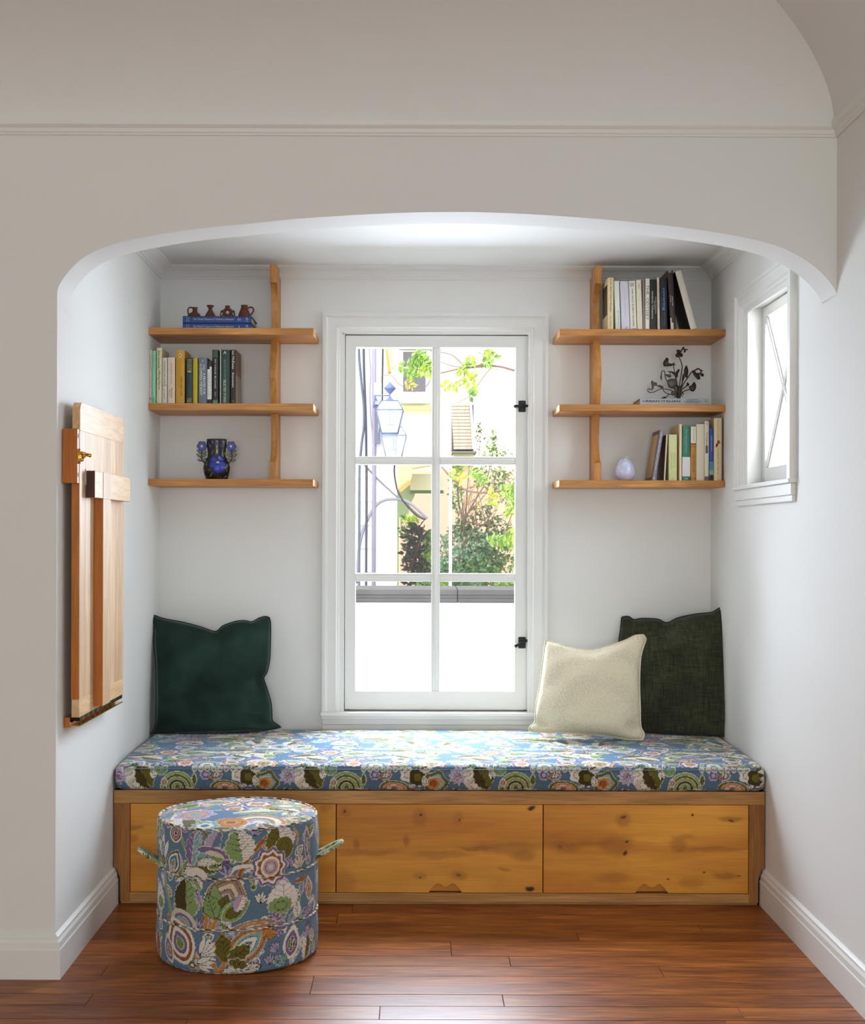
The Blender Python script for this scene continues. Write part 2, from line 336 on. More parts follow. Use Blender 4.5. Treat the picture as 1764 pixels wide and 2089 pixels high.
# sill and apron
m = MB(); m.box((PX(656), YB-.045, PZ(1459)), (PX(1093+20), YB+.008, PZ(1452)+.001)); m.build('window_sill', TRIM, win, bevel=.003)
m = MB(); m.box((PX(657), YB-.032, PZ(1466)), (PX(1112), YB, PZ(1459))); m.box((PX(659), YB-.022, PZ(1477)), (PX(1111), YB, PZ(1466))); m.box((PX(659), YB-.016, PZ(1490)), (PX(1111), YB, PZ(1477)))
m.build('apron', TRIM, win, bevel=.0015, segs=1)
# casement latches
for (py, tilt) in ((829, .04), (1311, .45)):
    c = W(1064.5, py, YS); lt = empty('casement_latch', (c.x, YS, c.z)); adopt(lt, win); tag(lt, 'black iron casement latch')
    m = MB(); m.box((c.x-.0145, YS-.005, c.z-.023), (c.x+.0145, YS, c.z+.023)); m.build('latch_plate', BLACKI, lt, bevel=.003)
    m = MB(); d = Vector((math.cos(tilt), 0, math.sin(tilt))); cc = Vector((c.x-.002, YS-.014, c.z))
    m.tube([cc-d*.033, cc-d*.028, cc-d*.015, cc, cc+d*.02, cc+d*.026], [.004, .0078, .0055, .007, .006, .004], 10); m.tube([cc, cc+Vector((0, .012, 0))], .007, 10)
    m.build('latch_lever', BLACKI, lt)
# row of white sill tiles outside the pane
SILLT = mat('pale_sill_tile', (238, 236, 234), .7)
x = PX(716)
while x < PX(1062):
    boxo('sill_tile', (x, YB+.06, PZ(1411)-.02), (x+.064, YB+.30, PZ(1404)), SILLT, win, bevel=.002); x += .0668
# ============================================================ WINDOW 2 (side wall)
w2 = struct(empty('window_2', (XR, (sy0+sy1)/2, sz0)))
def side(m, fn):  # swap so frame3 in XZ becomes YZ on the right wall
    m.v = [(XR-(YB-y) if True else 0, x, z) for x, y, z in m.v]
cp2 = [(0, 0), (0, .021), (.012, .022), (.014, .016), (.020, .012), (.05, .016), (.055, .008), (.064, .007), (.068, .003), (.086, .003), (.088, 0)]
m = MB(); frame3(m, sy0-.088, sy1+.13, sz0-.010, sz1+.07, cp2, YB, four=False)
m.v = [(XR-(YB-y), x, z) for x, y, z in m.v]; m.build('casing', TRIM, w2)
m = MB(); m.box((XR-.016, sy0-.088, sz0-.052), (XR, sy1+.13, sz0-.014)); m.box((XR-.026, sy0-.094, sz0-.014), (XR+.045, sy1+.136, sz0)); m.box((XR-.012, sy0-.088, sz0-.072), (XR, sy1+.13, sz0-.052))
m.build('window_sill', TRIM, w2, bevel=.002, segs=1)
m = MB(); m.box((XR-.002, sy1-.001, sz0), (XR+.14, sy1+.01, sz1)); m.box((XR-.002, sy0-.01, sz0), (XR+.14, sy0+.001, sz1)); m.box((XR-.002, sy0, sz1-.001), (XR+.14, sy1, sz1+.01)); m.box((XR+.04, sy0, sz0-.01), (XR+.14, sy1, sz0+.001))
m.build('jamb', TRIM, w2)
XS = XR+.050
s2 = empty('sash', (XS, (sy0+sy1)/2, sz0)); adopt(s2, w2)
a0, a1, b0, b1 = sy0+.004, sy1-.004, sz0+.004, sz1-.004; st = .036
m = MB(); m.box((XS, a0, b0), (XS+.03, a0+st, b1)); m.box((XS, a1-st, b0), (XS+.03, a1, b1)); m.box((XS, a0+st, b0), (XS+.03, a1-st, b0+st+.02)); m.box((XS, a0+st, b1-st), (XS+.03, a1-st, b1))
m.build('sash_frame', TRIM, s2, bevel=.001, segs=1)
c0, c1, d0, d1 = a0+st, a1-st, b0+st+.02, b1-st
for s_ in (0, 1):
    m = MB()
    p0, p1 = ((c0, d0), (c1, d1)) if s_ == 0 else ((c0, d1), (c1, d0))
    dv = Vector((p1[0]-p0[0], p1[1]-p0[1])).normalized(); nn = Vector((-dv.y, dv.x))
    for hw, xa, xb in ((.016, XS+.008+s_*.0005, XS+.028-s_*.0005), (.006, XS+.002+s_*.0005, XS+.008)):
        m.prism([(p0[0]+nn.x*hw, p0[1]+nn.y*hw), (p1[0]+nn.x*hw, p1[1]+nn.y*hw), (p1[0]-nn.x*hw, p1[1]-nn.y*hw), (p0[0]-nn.x*hw, p0[1]-nn.y*hw)], lambda a, b, t: (t, a, b), xa, xb)
    m.build('diagonal_muntin', TRIM, s2)
boxo('pane', (XS+.016, c0, d0), (XS+.019, c1, d1), GLASS, s2)
# ============================================================ SHELVES
YSF = 5.094
SZ = [(2.0238, 2.0493), (1.733, 1.7587), (1.442, 1.4674)]
def bracket_profile():
    # depth from wall vs height, symmetric scroll
    return [(2.314,.163),(2.242,.163),(2.2405,.150),(2.225,.128),(2.205,.112),(2.175,.100),(2.14,.095),(2.10,.100),(2.06,.108),(2.02,.116),(1.98,.132),(1.94,.150),(1.90,.163),(1.87,.163),(1.83,.150),(1.79,.134),(1.75,.120),(1.71,.108),(1.67,.100),(1.63,.095),(1.60,.101),(1.575,.112),(1.553,.13),(1.5405,.150),(1.539,.163),(1.4674,.163)]
def interp(P, z):
    for (a, da), (b, db) in zip(P[:-1], P[1:]):
        if b <= z <= a: return da+(db-da)*(a-z)/(a-b+1e-9)
    return P[-1][1]
def shelf_unit(xa, xb, bx0, bx1, label):
    u = empty('wall_shelf', ((xa+xb)/2, YB, 1.442), label, 'shelf')
    for z0, z1 in SZ: boxo('shelf_board', (xa, YSF, z0), (xb, YB, z1), SHELFW, u, bevel=.0012, segs=1)
    P = bracket_profile()
    for hi, lo in ((2.314, SZ[0][1]), (SZ[0][0], SZ[1][1]), (SZ[1][0], SZ[2][1])):
        pts = [(hi, interp(P, hi))]+[(z, d) for z, d in P if lo < z < hi]+[(lo, interp(P, lo))]
        poly = [(YB-d, z) for z, d in pts]+[(YB, lo), (YB, hi)]
        if hi > 2.3: poly = poly[:-1]+[(YB, 2.285), (YB-.056, 2.286), (YB-.056, 2.314)]   # notched round the crown moulding
        m = MB(); m.prism(poly, lambda a, b, t: (t, a, b), bx0, bx1); m.build('scrolled_bracket', BRACKW, u, bevel=.001, segs=1)
    return u
cL = W(564, 560, 5.187).x
shelf_unit(XL(5.2)+.001, W(639, 840, YSF).x, cL-.026, cL, 'honey wood three-board wall shelf left of the tall window, holding blue books and black vase')
cR = W(1213.7, 560, 5.187).x
shelf_unit(W(1140.7, 840, YSF).x, XR, cR, cR+.026, 'honey wood three-board wall shelf right of the tall window, holding glass egg and metal flowers')
# ============================================================ BENCH
def BX(x): return W(x, 1700, YBN).x
def BZ(y): return W(880, y, YBN).z
bx0, bx1 = XL(YBN)+.003, XR-.003
bench = empty('window_bench', ((bx0+bx1)/2, (YBN+YB)/2, 0), 'oiled wooden window bench with three flush knotty drawers under the long cushion', 'bench')
zb, zt = BZ(1840), BZ(1618)
boxo('plinth', (bx0+.022, YBN+.03, 0), (bx1-.022, YB, zb), wood('dark_plinth', (96, 58, 30), (70, 40, 20), 'X', .5), bench)
boxo('bench_top', (bx0, YBN-.0, zt-.003), (bx1, YB, zt+.008), BENCHW, bench)
# face frame
dz1, dz0 = BZ(1640), BZ(1822)
boxo('top_rail', (bx0, YBN-.002, dz1), (bx1, YBN+.03, zt+.008), BENCHW, bench, bevel=.001, segs=1)
boxo('bottom_rail', (BX(265), YBN-.002, zb), (BX(1527), YBN+.03, dz0), BENCHW, bench, bevel=.001, segs=1)
boxo('base_rail', (bx0+.022, YBN+.010, zb-.012), (bx1-.022, YBN+.03, zb), BENCHW, bench)
def stile(xo, xi, s):
    # scribed round the baseboard
    poly = [(xo, dz1), (xi, dz1), (xi, zb), (xo+s*.021, zb), (xo+s*.021, .086), (xo+s*.017, .10), (xo+s*.012, .112), (xo+s*.009, .12), (xo, .127)]
    m = MB(); m.prism(poly, lambda a, b, t: (a, t, b), YBN-.002, YBN+.03); m.build('stile', BENCHV, bench, bevel=.001, segs=1)
stile(bx0, BX(265), 1); stile(bx1, BX(1527), -1)
boxo('inner_back', (BX(265), YBN+.03, zb), (BX(1527), YBN+.04, dz1), GROOVE, bench)
DR = [(265, 685.5), (685.5, 1107.5), (1107.5, 1527)]
D1, D2 = (80, 34, 16), (140, 78, 26)
def K(zx, zy, rx, rz, st, col, sc, ox, oy, x0, x1):
    px = ox+zx/sc; py = oy+zy/sc
    return ((px-(x0+x1)/2)/601.3, (1822-py)/601.3, rx*1.15, rz*1.0, min(1, st*(1.0 if st > .65 else .85)), col)
kn = [[], [], []]
kn[0] = [K(a, b, c, d, e, f, 3.675, 220, 1610, *DR[0]) for a, b, c, d, e, f in ((170, 300, .05, .012, .5, D1), (330, 480, .09, .02, .35, D2), (190, 380, .02, .02, .5, D2), (1600, 470, .06, .03, .3, D2), (1640, 130, .03, .03, .4, D2))]
kn[1] = [K(a, b, c, d, e, f, 3.675, 660, 1610, *DR[1]) for a, b, c, d, e, f in (
    (1350, 440, .16, .030, .55, D2), (1500, 500, .05, .022, .5, D2), (300, 480, .14, .016, .45, D2), (900, 490, .12, .016, .4, D2), (1150, 445, .08, .010, .5, D2), (160, 690, .05, .05, .35, D2),
    (720, 220, .030, .040, .45, D2), (1005, 220, .025, .035, .4, D2), (165, 170, .025, .022, .45, D2), (620, 390, .012, .03, .6, D2), (250, 420, .016, .025, .6, D2), (718, 660, .03, .02, .45, D2), (1015, 645, .03, .02, .5, D2),
    (1560, 135, .016, .012, .98, (26, 12, 8)), (1545, 742, .018, .012, .98, (26, 12, 8)), (165, 172, .006, .006, 1, D1), (722, 210, .006, .006, 1, D1), (1015, 238, .006, .006, 1, D1), (718, 672, .006, .005, 1, D1), (1350, 605, .03, .008, .5, D2), (1010, 640, .010, .005, .7, D1))]
kn[2] = [K(a, b, c, d, e, f, 3.267, 1060, 1460, *DR[2]) for a, b, c, d, e, f in (
    (640, 860, .07, .05, .5, D2), (450, 850, .10, .012, .4, D2), (300, 880, .06, .03, .4, D2), (1060, 860, .035, .03, .5, D2), (1100, 810, .05, .012, .4, D2), (1300, 890, .14, .014, .45, D2), (690, 700, .03, .03, .5, D2), (620, 1080, .07, .03, .4, D2), (1150, 1110, .05, .03, .35, D2), (1370, 1060, .05, .018, .55, D2), (1410, 690, .05, .014, .6, D2),
    (1150, 650, .007, .007, .95, D1), (710, 845, .007, .007, .9, D1), (705, 915, .012, .008, .95, D1), (690, 685, .010, .006, .8, D1), (1410, 695, .012, .005, .8, D1), (1225, 1050, .008, .005, .7, D1), (985, 1078, .006, .006, .7, D1), (270, 880, .012, .010, .5, D1), (1465, 1065, .010, .004, .7, D1))]
for i, (a, b) in enumerate(DR):
    g = .0016; xa, xb = BX(a)+g, BX(b)-g; za, zb_ = dz0+g, dz1-g
    dr = empty('drawer', ((xa+xb)/2, YBN, za)); adopt(dr, bench)
    if i == 0: tag(dr, 'drawer behind the round pouf')
    mt = wood('knotty_veneer_%s' % 'abc'[i], (240, 168, 62), (200, 124, 40), 'X', .38, .8, knots=kn[i], fine=.10, rnd=.02, ring=.22)
    # panel outline with scrolled finger pull at its foot
    cxp = (xa+xb)/2+.02 if i else (xa+xb)/2; s = 1/601.3
    pull = [(-34, 0), (-31, 4), (-22, 15), (-17, 18.5), (-12, 18), (-5, 13), (0, 12), (5, 13), (12, 18), (17, 18.5), (22, 15), (31, 4), (34, 0)]
    pc = [(cxp+float(p[0])*s, za+float(p[1])*s) for p in crom(pull, 3, False)]
    poly = [(xa, za)]+pc+[(xb, za), (xb, zb_), (xa, zb_)]
    m = MB(); m.prism(poly, lambda p, q, t: (p, t, q), YBN, YBN+.016); o = m.build('drawer_front', mt, dr, bevel=.0008, segs=1, origin=((xa+xb)/2, YBN, za))
    boxo('finger_pull', (cxp-.07, YBN+.016, za+.002), (cxp+.07, YBN+.024, za+.05), mt, dr)
# ============================================================ TAPESTRY PATTERN (drawn with numpy, carried as a colour attribute)
class Canvas:
    def __init__(s, w, h, res, base, wrap=False):
        s.w, s.h, s.res, s.wrap = w, h, res, wrap
        s.nx, s.ny = int(round(w*res)), int(round(h*res)); s.a = np.empty((s.ny, s.nx, 3)); s.a[:] = lin(base)
        s.a *= (1+.16*(np.random.rand(s.ny, s.nx, 1)-.5)); s.T = lambda x, y: (x, y)
    def _reg(s, P, pad=0):
        x0, y0 = P.min(0)-pad; x1, y1 = P.max(0)+pad
        i0, i1 = int(math.floor(x0*s.res)), int(math.ceil(x1*s.res))+1; j0, j1 = int(math.floor(y0*s.res)), int(math.ceil(y1*s.res))+1
        if not s.wrap: i0, i1, j0, j1 = max(i0, 0), min(i1, s.nx), max(j0, 0), min(j1, s.ny)
        if i1 <= i0 or j1 <= j0: return None
        I = np.arange(i0, i1); J = np.arange(j0, j1); X, Y = np.meshgrid((I+.5)/s.res, (J+.5)/s.res)
        return I % s.nx, J % s.ny, X, Y
    def _put(s, I, J, M, c):
        c = np.array(lin(c)); jj, ii = np.nonzero(M)
        s.a[J[jj], I[ii]] = c*(1+.14*(np.random.rand(len(jj), 1)-.5))
    def fill(s, P, c, out=None, ow=.0018, hatch=None):
        P = np.array([s.T(*p) for p in P]); r = s._reg(P)
        if r is None: return
        I, J, X, Y = r; M = np.zeros(X.shape, bool); n = len(P)
        for k in range(n):
            (x1, y1), (x2, y2) = P[k], P[(k+1) % n]
            if y1 == y2: continue
            M ^= ((Y < y1) != (Y < y2)) & (X < (x2-x1)*(Y-y1)/(y2-y1)+x1)
        s._put(I, J, M, c)
        if hatch: s._put(I, J, M & ((np.floor(Y*s.res).astype(int) % 7) == 0) & (np.random.rand(*M.shape) < .8), hatch)
        if out: s._line(np.vstack([P, P[:1]]), out, ow)
    def line(s, P, c, w_=.0018): s._line(np.array([s.T(*p) for p in P]), c, w_)
    def _line(s, P, c, w_):
        for k in range(len(P)-1):
            a, b = P[k], P[k+1]; r = s._reg(np.array([a, b]), w_)
            if r is None: continue
            I, J, X, Y = r; d = b-a; L2 = max(d@d, 1e-12)
            t = np.clip(((X-a[0])*d[0]+(Y-a[1])*d[1])/L2, 0, 1)
            D = np.hypot(X-a[0]-t*d[0], Y-a[1]-t*d[1]); s._put(I, J, D < w_/2, c)
WH, CRM, OLV, GRN, TEA, LIL, PUR, RUS, ORA, TAU, DRK, PNK, DOL, BLU = (226,220,208), (214,200,176), (104,98,36), (134,158,98), (128,170,168), (176,164,196), (126,104,146), (160,90,44), (196,132,66), (160,132,108), (48,36,40), (204,150,134), (74,62,24), (92,122,150)
def xf(cx, cy, ang, sx=1, sy=1):
    c, s_ = math.cos(ang), math.sin(ang)
    return lambda p: (cx+(p[0]*sx)*c-(p[1]*sy)*s_, cy+(p[0]*sx)*s_+(p[1]*sy)*c)
def drop(L, Wd, n=28, sharp=1.3):
    """teardrop along +y, base 0, tip L"""
    P = []
    for k in range(n):
        t = 2*PI*k/n; y = (1-math.cos(t))/2; wv = math.sin(t)*(.5*Wd)*(math.sin(PI*min(1, y**.8))**.15)*(1-y**4*.5)
        P.append((wv, y*L))
    return P
def leaf(cv, cx, cy, ang, L, Wd, ca=WH, cb=GRN, out=WH, teeth=7, vein=DRK, hatch=None):
    f = xf(cx, cy, ang)
    def side(sg, col, h):
        P = [(0, 0)]
        n = teeth*4
        for k in range(n+1):
            t = k/n; env = (math.sin(PI*t**.85))**.7*Wd/2; P.append((sg*(env*(1+.0)+.0022*(1 if k % 4 < 2 else -1)*(1 if 0 < k < n else 0)), t*L))
        P.append((0, L)); cv.fill([f(p) for p in P], col, out, .0017, h)
    side(-1, ca, (170, 160, 150) if ca in (WH, CRM) else None); side(1, cb, (170, 160, 150) if cb in (WH, CRM) else None)
    cv.line([f((0, .05*L)), f((0, .92*L))], vein, .0014)
    for k in range(1, 5):
        t = .15+.17*k
        for sg in (-1, 1): cv.line([f((0, t*L)), f((sg*Wd*.32*math.sin(PI*t), t*L+.14*L))], vein, .0012)
def pod(cv, cx, cy, ang, L, Wd, cols, dots=None, sepals=None, stripes=None):
    f = xf(cx, cy, ang); n = len(cols)
    for k, c in enumerate(cols):
        s = 1-k/(n+.6); o = L*(1-s)*.42
        cv.fill([f((x, o+y)) for x, y in drop(L*s, Wd*s)], c, WH if k % 2 == 0 else DRK, .0015)
    s = 1-(n-1)/(n+.6); o = L*(1-s)*.42
    if dots:
        for k in range(5):
            for sg in (-1, 1):
                cv.fill([f((sg*Wd*s*.17+.0032*math.cos(a), o+L*s*(.2+.13*k)+.0032*math.sin(a))) for a in np.linspace(0, 2*PI, 9)[:-1]], dots, DRK, .001)
    if stripes:
        for k in range(6):
            y = o+L*s*(.15+.12*k); hw = Wd*s*.3*math.sin(PI*(.15+.12*k))
            cv.line([f((-hw, y)), f((0, y+.006)), f((hw, y))], stripes, .0018)
    if sepals:
        for sg in (-1, 0, 1):
            g = xf(0, 0, -sg*.5); P = [g(p) for p in drop(L*(.75 if sg else .55), Wd*.32)]
            cv.fill([f(p) for p in P], sepals if sg else OLV, DRK, .0015); cv.line([f(g((0, .01))), f(g((0, L*.45)))], DRK, .0012)
def arcs(cv, cx, cy, ang, L, Wd, cols, ow=.0017):
    """gourd of nested arches"""
    f = xf(cx, cy, ang)
    for k, c in enumerate(cols):
        s = 1-k/len(cols)
        P = [(L/2*s*math.cos(t), Wd*s*math.sin(t)) for t in np.linspace(0, PI, 18)]+[(-L/2*s, -Wd*.1), (L/2*s, -Wd*.1)]
        cv.fill([f(p) for p in P], c, WH if k % 2 == 0 else CRM, ow)
def daisy(cv, cx, cy, r, c=LIL, cc=ORA, n=9):
    for k in range(n):
        f = xf(cx, cy, 2*PI*k/n+.2); cv.fill([f(p) for p in drop(r, r*.5, 12)], c, WH if k % 2 else CRM, .0012)
    cv.fill([(cx+r*.2*math.cos(a), cy+r*.2*math.sin(a)) for a in np.linspace(0, 2*PI, 10)[:-1]], cc)
def ring(cv, cx, cy, r, cols, scal=0, sy=1):
    for k, c in enumerate(cols):
        rr = r*(1-k/len(cols))
        P = [(cx+rr*(1+(.10 if scal and k < 3 else 0)*math.cos(scal*a))*math.cos(a), cy+sy*rr*(1+(.10 if scal and k < 3 else 0)*math.cos(scal*a))*math.sin(a)) for a in np.linspace(0, 2*PI, 40)[:-1]]
        cv.fill(P, c, WH if k == 0 else DRK if k % 2 else CRM, .0014)
def fan(cv, cx, cy, ang, L, n=6, c=WH, spread=1.6):
    for k in range(n):
        f = xf(cx, cy, ang+spread*(k/(n-1)-.5)); cv.fill([f(p) for p in drop(L*(1-.3*abs(k/(n-1)-.5)), L*.28, 14)], c, DRK, .0012)
def stem(cv, pts, c=ORA, w_=.008):
    P = crom(pts, 5, False); cv.line(P, CRM, w_+.002); cv.line(P, c, w_)
# ---- pouf side canvas:  u = R*phi (phi=0 faces the camera), v = height
RP, YP = .240, 3.997; XP = W(485.5, 1850, YP).x; HP = .415
BASE = (98, 124, 144); cvP = Canvas(2*PI*RP, .44, 900, BASE, True)
U0 = PI*RP
def OT(zx, zy):
    px, py = 260+zx*.2608, 1600+zy*.2608
    s = max(-.999, min(.999, (px-485.5)/163.5)); ph = math.asin(s); Y = YP-RP*math.cos(ph)
    return (U0+RP*ph, EYE-(py-CY)*Y/F)
def uvp(p): return OT(*p)
q = 3.9e-4
def at(zx, zy): return OT(zx, zy)
# back half and gaps: generic scatter first
rg = random.Random(3)
def scatter(cv, w, h, nx, ny, size, rg):
    for j in range(ny):
        for i in range(nx):
            cx = (i+.5+.5*(j % 2)+rg.uniform(-.2, .2))*w/nx; cy = (j+.5+rg.uniform(-.2, .2))*h/ny; a = rg.uniform(0, 2*PI); k = rg.randrange(8); s = size*rg.uniform(.85, 1.2)
            if rg.random() < .5: stem(cv, [(cx, cy), (cx+rg.uniform(-.04, .04), cy-.03), (cx+rg.uniform(-.06, .06), cy-.07)], rg.choice([ORA, RUS, OLV, TAU]), .006)
            if k == 0: leaf(cv, cx, cy, a, s*1.1, s*.75, WH, GRN)
            elif k == 1: leaf(cv, cx, cy, a, s*1.1, s*.7, OLV, WH, CRM)
            elif k == 2: pod(cv, cx, cy, a, s*1.1, s*.8, [WH, LIL, TEA, GRN], stripes=DRK)
            elif k == 3: pod(cv, cx, cy, a, s*1.2, s*.8, [PNK, CRM, TAU, LIL], sepals=GRN)
            elif k == 4: arcs(cv, cx, cy, a*.2, s*1.1, s*.6, [GRN, WH, OLV, TEA])
            elif k == 5: ring(cv, cx, cy, s*.45, [PUR, WH, ORA, PNK], 8)
            elif k == 6: fan(cv, cx, cy, a, s*.7, 6, rg.choice([WH, CRM, LIL]))
            else: daisy(cv, cx, cy, s*.42, rg.choice([LIL, PUR, TEA]))
scatter(cvP, 2*PI*RP, .44, 14, 4, .085, rg)
# clear front half to ground colour, then draw what the photograph shows
P0 = [OT(238, 300)[0], OT(1484, 300)[0]]
cvP.fill([(P0[0], 0), (P0[1], 0), (P0[1], .44), (P0[0], .44)], BASE)
for ix in range(15):
    for iy in range(11):
        cx = P0[0]+(ix+.5+.5*(iy % 2))*(P0[1]-P0[0])/15.2+rg.uniform(-.01, .01); cy = (iy+.5)*.42/11+rg.uniform(-.008, .008); a = rg.uniform(-1.2, 1.2); k = rg.randrange(7)
        if k == 0: leaf(cvP, cx, cy, a, .045, .026, GRN, WH, CRM, 4)
        elif k == 1: leaf(cvP, cx, cy, a, .045, .026, TEA, LIL, CRM, 4)
        elif k == 2: fan(cvP, cx, cy, a, .034, 5, rg.choice([LIL, WH, PUR]))
        elif k == 3: pod(cvP, cx, cy, a, .04, .026, [WH, rg.choice([ORA, PUR, OLV]), TEA])
        elif k == 4: stem(cvP, [(cx, cy), (cx+.015, cy-.02), (cx+.01, cy-.045)], rg.choice([ORA, RUS, OLV]), .006)
        elif k == 5: arcs(cvP, cx, cy, a, .045, .02, [LIL, WH, TEA])
def g(zx, zy, fn, *a, **k): x, y = at(zx, zy); fn(cvP, x, y, *a, **k)
R_ = math.radians
def Pst(pts, c, w_): stem(cvP, [at(*p) for p in pts], c, w_)
Pst([(300, 560), (350, 680), (420, 1010)], GRN, .011); Pst([(1180, 400), (1080, 500), (1000, 620), (950, 740)], RUS, .012)
Pst([(620, 560), (600, 670)], TAU, .012); Pst([(730, 900), (700, 1150)], ORA, .012); Pst([(790, 1060), (750, 1150)], ORA, .011); Pst([(860, 740), (930, 660), (1050, 640)], WH, .010)
Pst([(1360, 760), (1420, 730)], RUS, .010); Pst([(760, 1380), (800, 1480), (860, 1390)], ORA, .012); Pst([(510, 430), (560, 540)], GRN, .008)
g(280, 400, leaf, 0, .035, .02, OLV, OLV)
g(455, 390, ring, 66*q, [WH, RUS, TAU, LIL, DRK])
g(350, 590, fan, 0, .08, 3, WH, .9); g(345, 570, pod, 0, .055, .03, [WH, PUR, TEA]); g(350, 640, pod, R_(5), .035, .03, [OLV, TAU])
g(410, 700, pod, R_(-28), .082, .062, [OLV, WH, BLU, TEA, TAU]); g(430, 700, fan, R_(15), .03, 3, CRM)
g(590, 640, leaf, R_(-8), .105, .05, PUR, TEA, CRM, 5, WH)
g(720, 560, leaf, R_(-25), .085, .045, LIL, BLU, CRM, 5, TAU)
g(630, 590, leaf, R_(-78), .105, .052, TEA, GRN, WH, 6); g(640, 640, leaf, R_(-92), .075, .045, WH, OLV, WH, 6, DRK); g(770, 560, arcs, R_(-12), .11, .022, [PUR, CRM])
g(720, 660, leaf, R_(-75), .045, .02, GRN, GRN)
g(985, 610, leaf, R_(12), .095, .085, GRN, WH, WH, 6)
g(1260, 560, leaf, R_(8), .095, .095, OLV, WH, WH, 7); g(1275, 500, ring, 85*q, [OLV, OLV])
g(1180, 650, ring, 140*q, [PUR, WH, RUS, WH, PNK, LIL, CRM], 9)
g(1430, 590, pod, R_(3), .10, .028, [PNK, BLU, LIL], dots=WH)
g(1380, 660, fan, R_(5), .045, 5, CRM, 1.8)
g(630, 745, arcs, 0, 185*q, 80*q, [WH, WH, OLV])
g(870, 720, fan, R_(20), .035, 3, LIL)
g(560, 1060, leaf, R_(4), .118, .095, DOL, GRN, WH, 8)
g(800, 1060, pod, R_(-22), .135, .125, [TAU, TAU, CRM, TAU, LIL], sepals=GRN); 
g(830, 1070, pod, R_(-55), .095, .05, [GRN, OLV]); g(780, 1060, leaf, R_(18), .075, .05, GRN, GRN, DRK, 3)
g(930, 1000, leaf, R_(-25), .055, .035, LIL, WH, PUR, 5, ORA)
g(1270, 1000, leaf, R_(0), .088, .105, WH, WH, CRM, 8, PUR); g(1250, 950, ring, 105*q, [GRN, GRN], 12, .62)
g(1370, 1040, leaf, R_(10), .05, .03, WH, WH)
g(310, 990, leaf, R_(2), .085, .07, WH, WH, CRM, 6, PUR); g(315, 920, ring, 62*q, [GRN, GRN], 9, .8)
g(1440, 900, pod, 0, .07, .035, [CRM, ORA, TAU]); g(1440, 1020, fan, 0, .035, 4, LIL)
g(680, 960, leaf, R_(25), .05, .02, LIL, LIL, CRM, 4); g(1060, 810, ring, 22*q, [GRN, OLV])
g(1210, 1060, daisy, .026, PUR, LIL, 7); g(1250, 1130, daisy, .024, PUR, PUR, 7)
g(520, 1090, arcs, R_(-18), .10, .038, [CRM, PUR, TEA, ORA]); g(1060, 1130, arcs, R_(8), .14, .022, [TAU, ORA, TEA])
g(400, 1050, daisy, .018, RUS, PUR, 6)
g(570, 1410, pod, R_(30), .145, .108, [WH, RUS, WH, PUR, GRN], stripes=OLV); g(430, 1400, pod, R_(20), .085, .04, [CRM, PUR, TAU])
g(660, 1330, fan, R_(-62), .065, 6, WH, 1.5); g(640, 1400, fan, R_(-95), .06, 4, WH, 1.0)
g(860, 1400, pod, R_(-52), .165, .088, [TAU, ORA, TEA, WH, TEA], stripes=DRK); g(860, 1400, leaf, R_(8), .085, .05, OLV, OLV, ORA, 3); g(880, 1380, leaf, R_(-58), .075, .045, OLV, OLV, WH, 4)
g(1130, 1200, fan, R_(-60), .05, 4, ORA, 1.0)
g(1310, 1370, pod, R_(-12), .098, .060, [WH, PUR, OLV], dots=WH); g(1420, 1380, leaf, R_(-5), .10, .04, WH, OLV)
g(1290, 1400, fan, R_(40), .035, 4, TEA, 1.2); g(1430, 1200, fan, 0, .045, 4, LIL)
g(295, 1400, leaf, R_(2), .10, .045, RUS, RUS, WH, 8); g(820, 1495, leaf, R_(-80), .12, .045, WH, WH, DRK, 9); g(600, 1420, ring, 32*q, [OLV, WH])
g(880, 1390, leaf, R_(-105), .06, .03, OLV, OLV, CRM, 3)
# ---- cushion canvases (repeat .572 m)
PER = .572
cvF = Canvas(PER, .16, 900, (88, 112, 132), True)
def c_(zx, zy): return ((zx-50)/4.009/601.3 % PER, .145-(zy-335)/4.009/601.3)
def gf(zx, zy, fn, *a, **k): x, y = c_(zx, zy); fn(cvF, x, y, *a, **k)
cvF.fill([(0, 0), (PER, 0), (PER, .066), (0, .066)], RUS)
cvF.fill([(0, .0), (0, .074), (.03, .069), (.10, .068), (.28, .070), (.35, .066), (.45, .070), (PER, .067), (PER, 0)], (96, 58, 40), CRM)
cvF.fill([(0, .078), (.07, .072), (.2, .071), (.4, .073), (PER, .078), (PER, .16), (0, .16)], (88, 112, 132))
gf(205, 420, ring, .028, [WH, WH], 7, 1.2); gf(230, 470, ring, .03, [CRM, WH], 6); gf(170, 380, ring, .018, [WH, CRM], 5); gf(345, 395, leaf, 0, .04, .02, WH, WH)
gf(340, 510, leaf, R_(26), .098, .062, DOL, OLV, CRM, 5); gf(365, 430, fan, R_(-5), .035, 4, WH, .9)
gf(430, 345, ring, .022, [GRN, TEA]); gf(560, 500, arcs, R_(4), .115, .056, [GRN, OLV, GRN, DOL, GRN, OLV]); gf(700, 480, pod, 0, .045, .018, [GRN, OLV]); gf(455, 490, pod, 0, .032, .022, [CRM, PNK])
gf(790, 390, ring, .016, [PUR, LIL], 6); gf(890, 390, ring, .016, [TAU, LIL]); gf(860, 440, leaf, R_(-20), .035, .010, CRM, LIL); gf(830, 430, fan, R_(-30), .03, 3, TAU)
gf(955, 505, arcs, R_(-6), .105, .028, [OLV, ORA, PNK, RUS]); gf(1100, 500, fan, 0, .025, 3, WH)
gf(1060, 390, ring, .024, [WH, CRM], 5); gf(1140, 410, ring, .030, [DOL, OLV], 5); gf(1160, 350, leaf, R_(-70), .045, .03, OLV, WH)
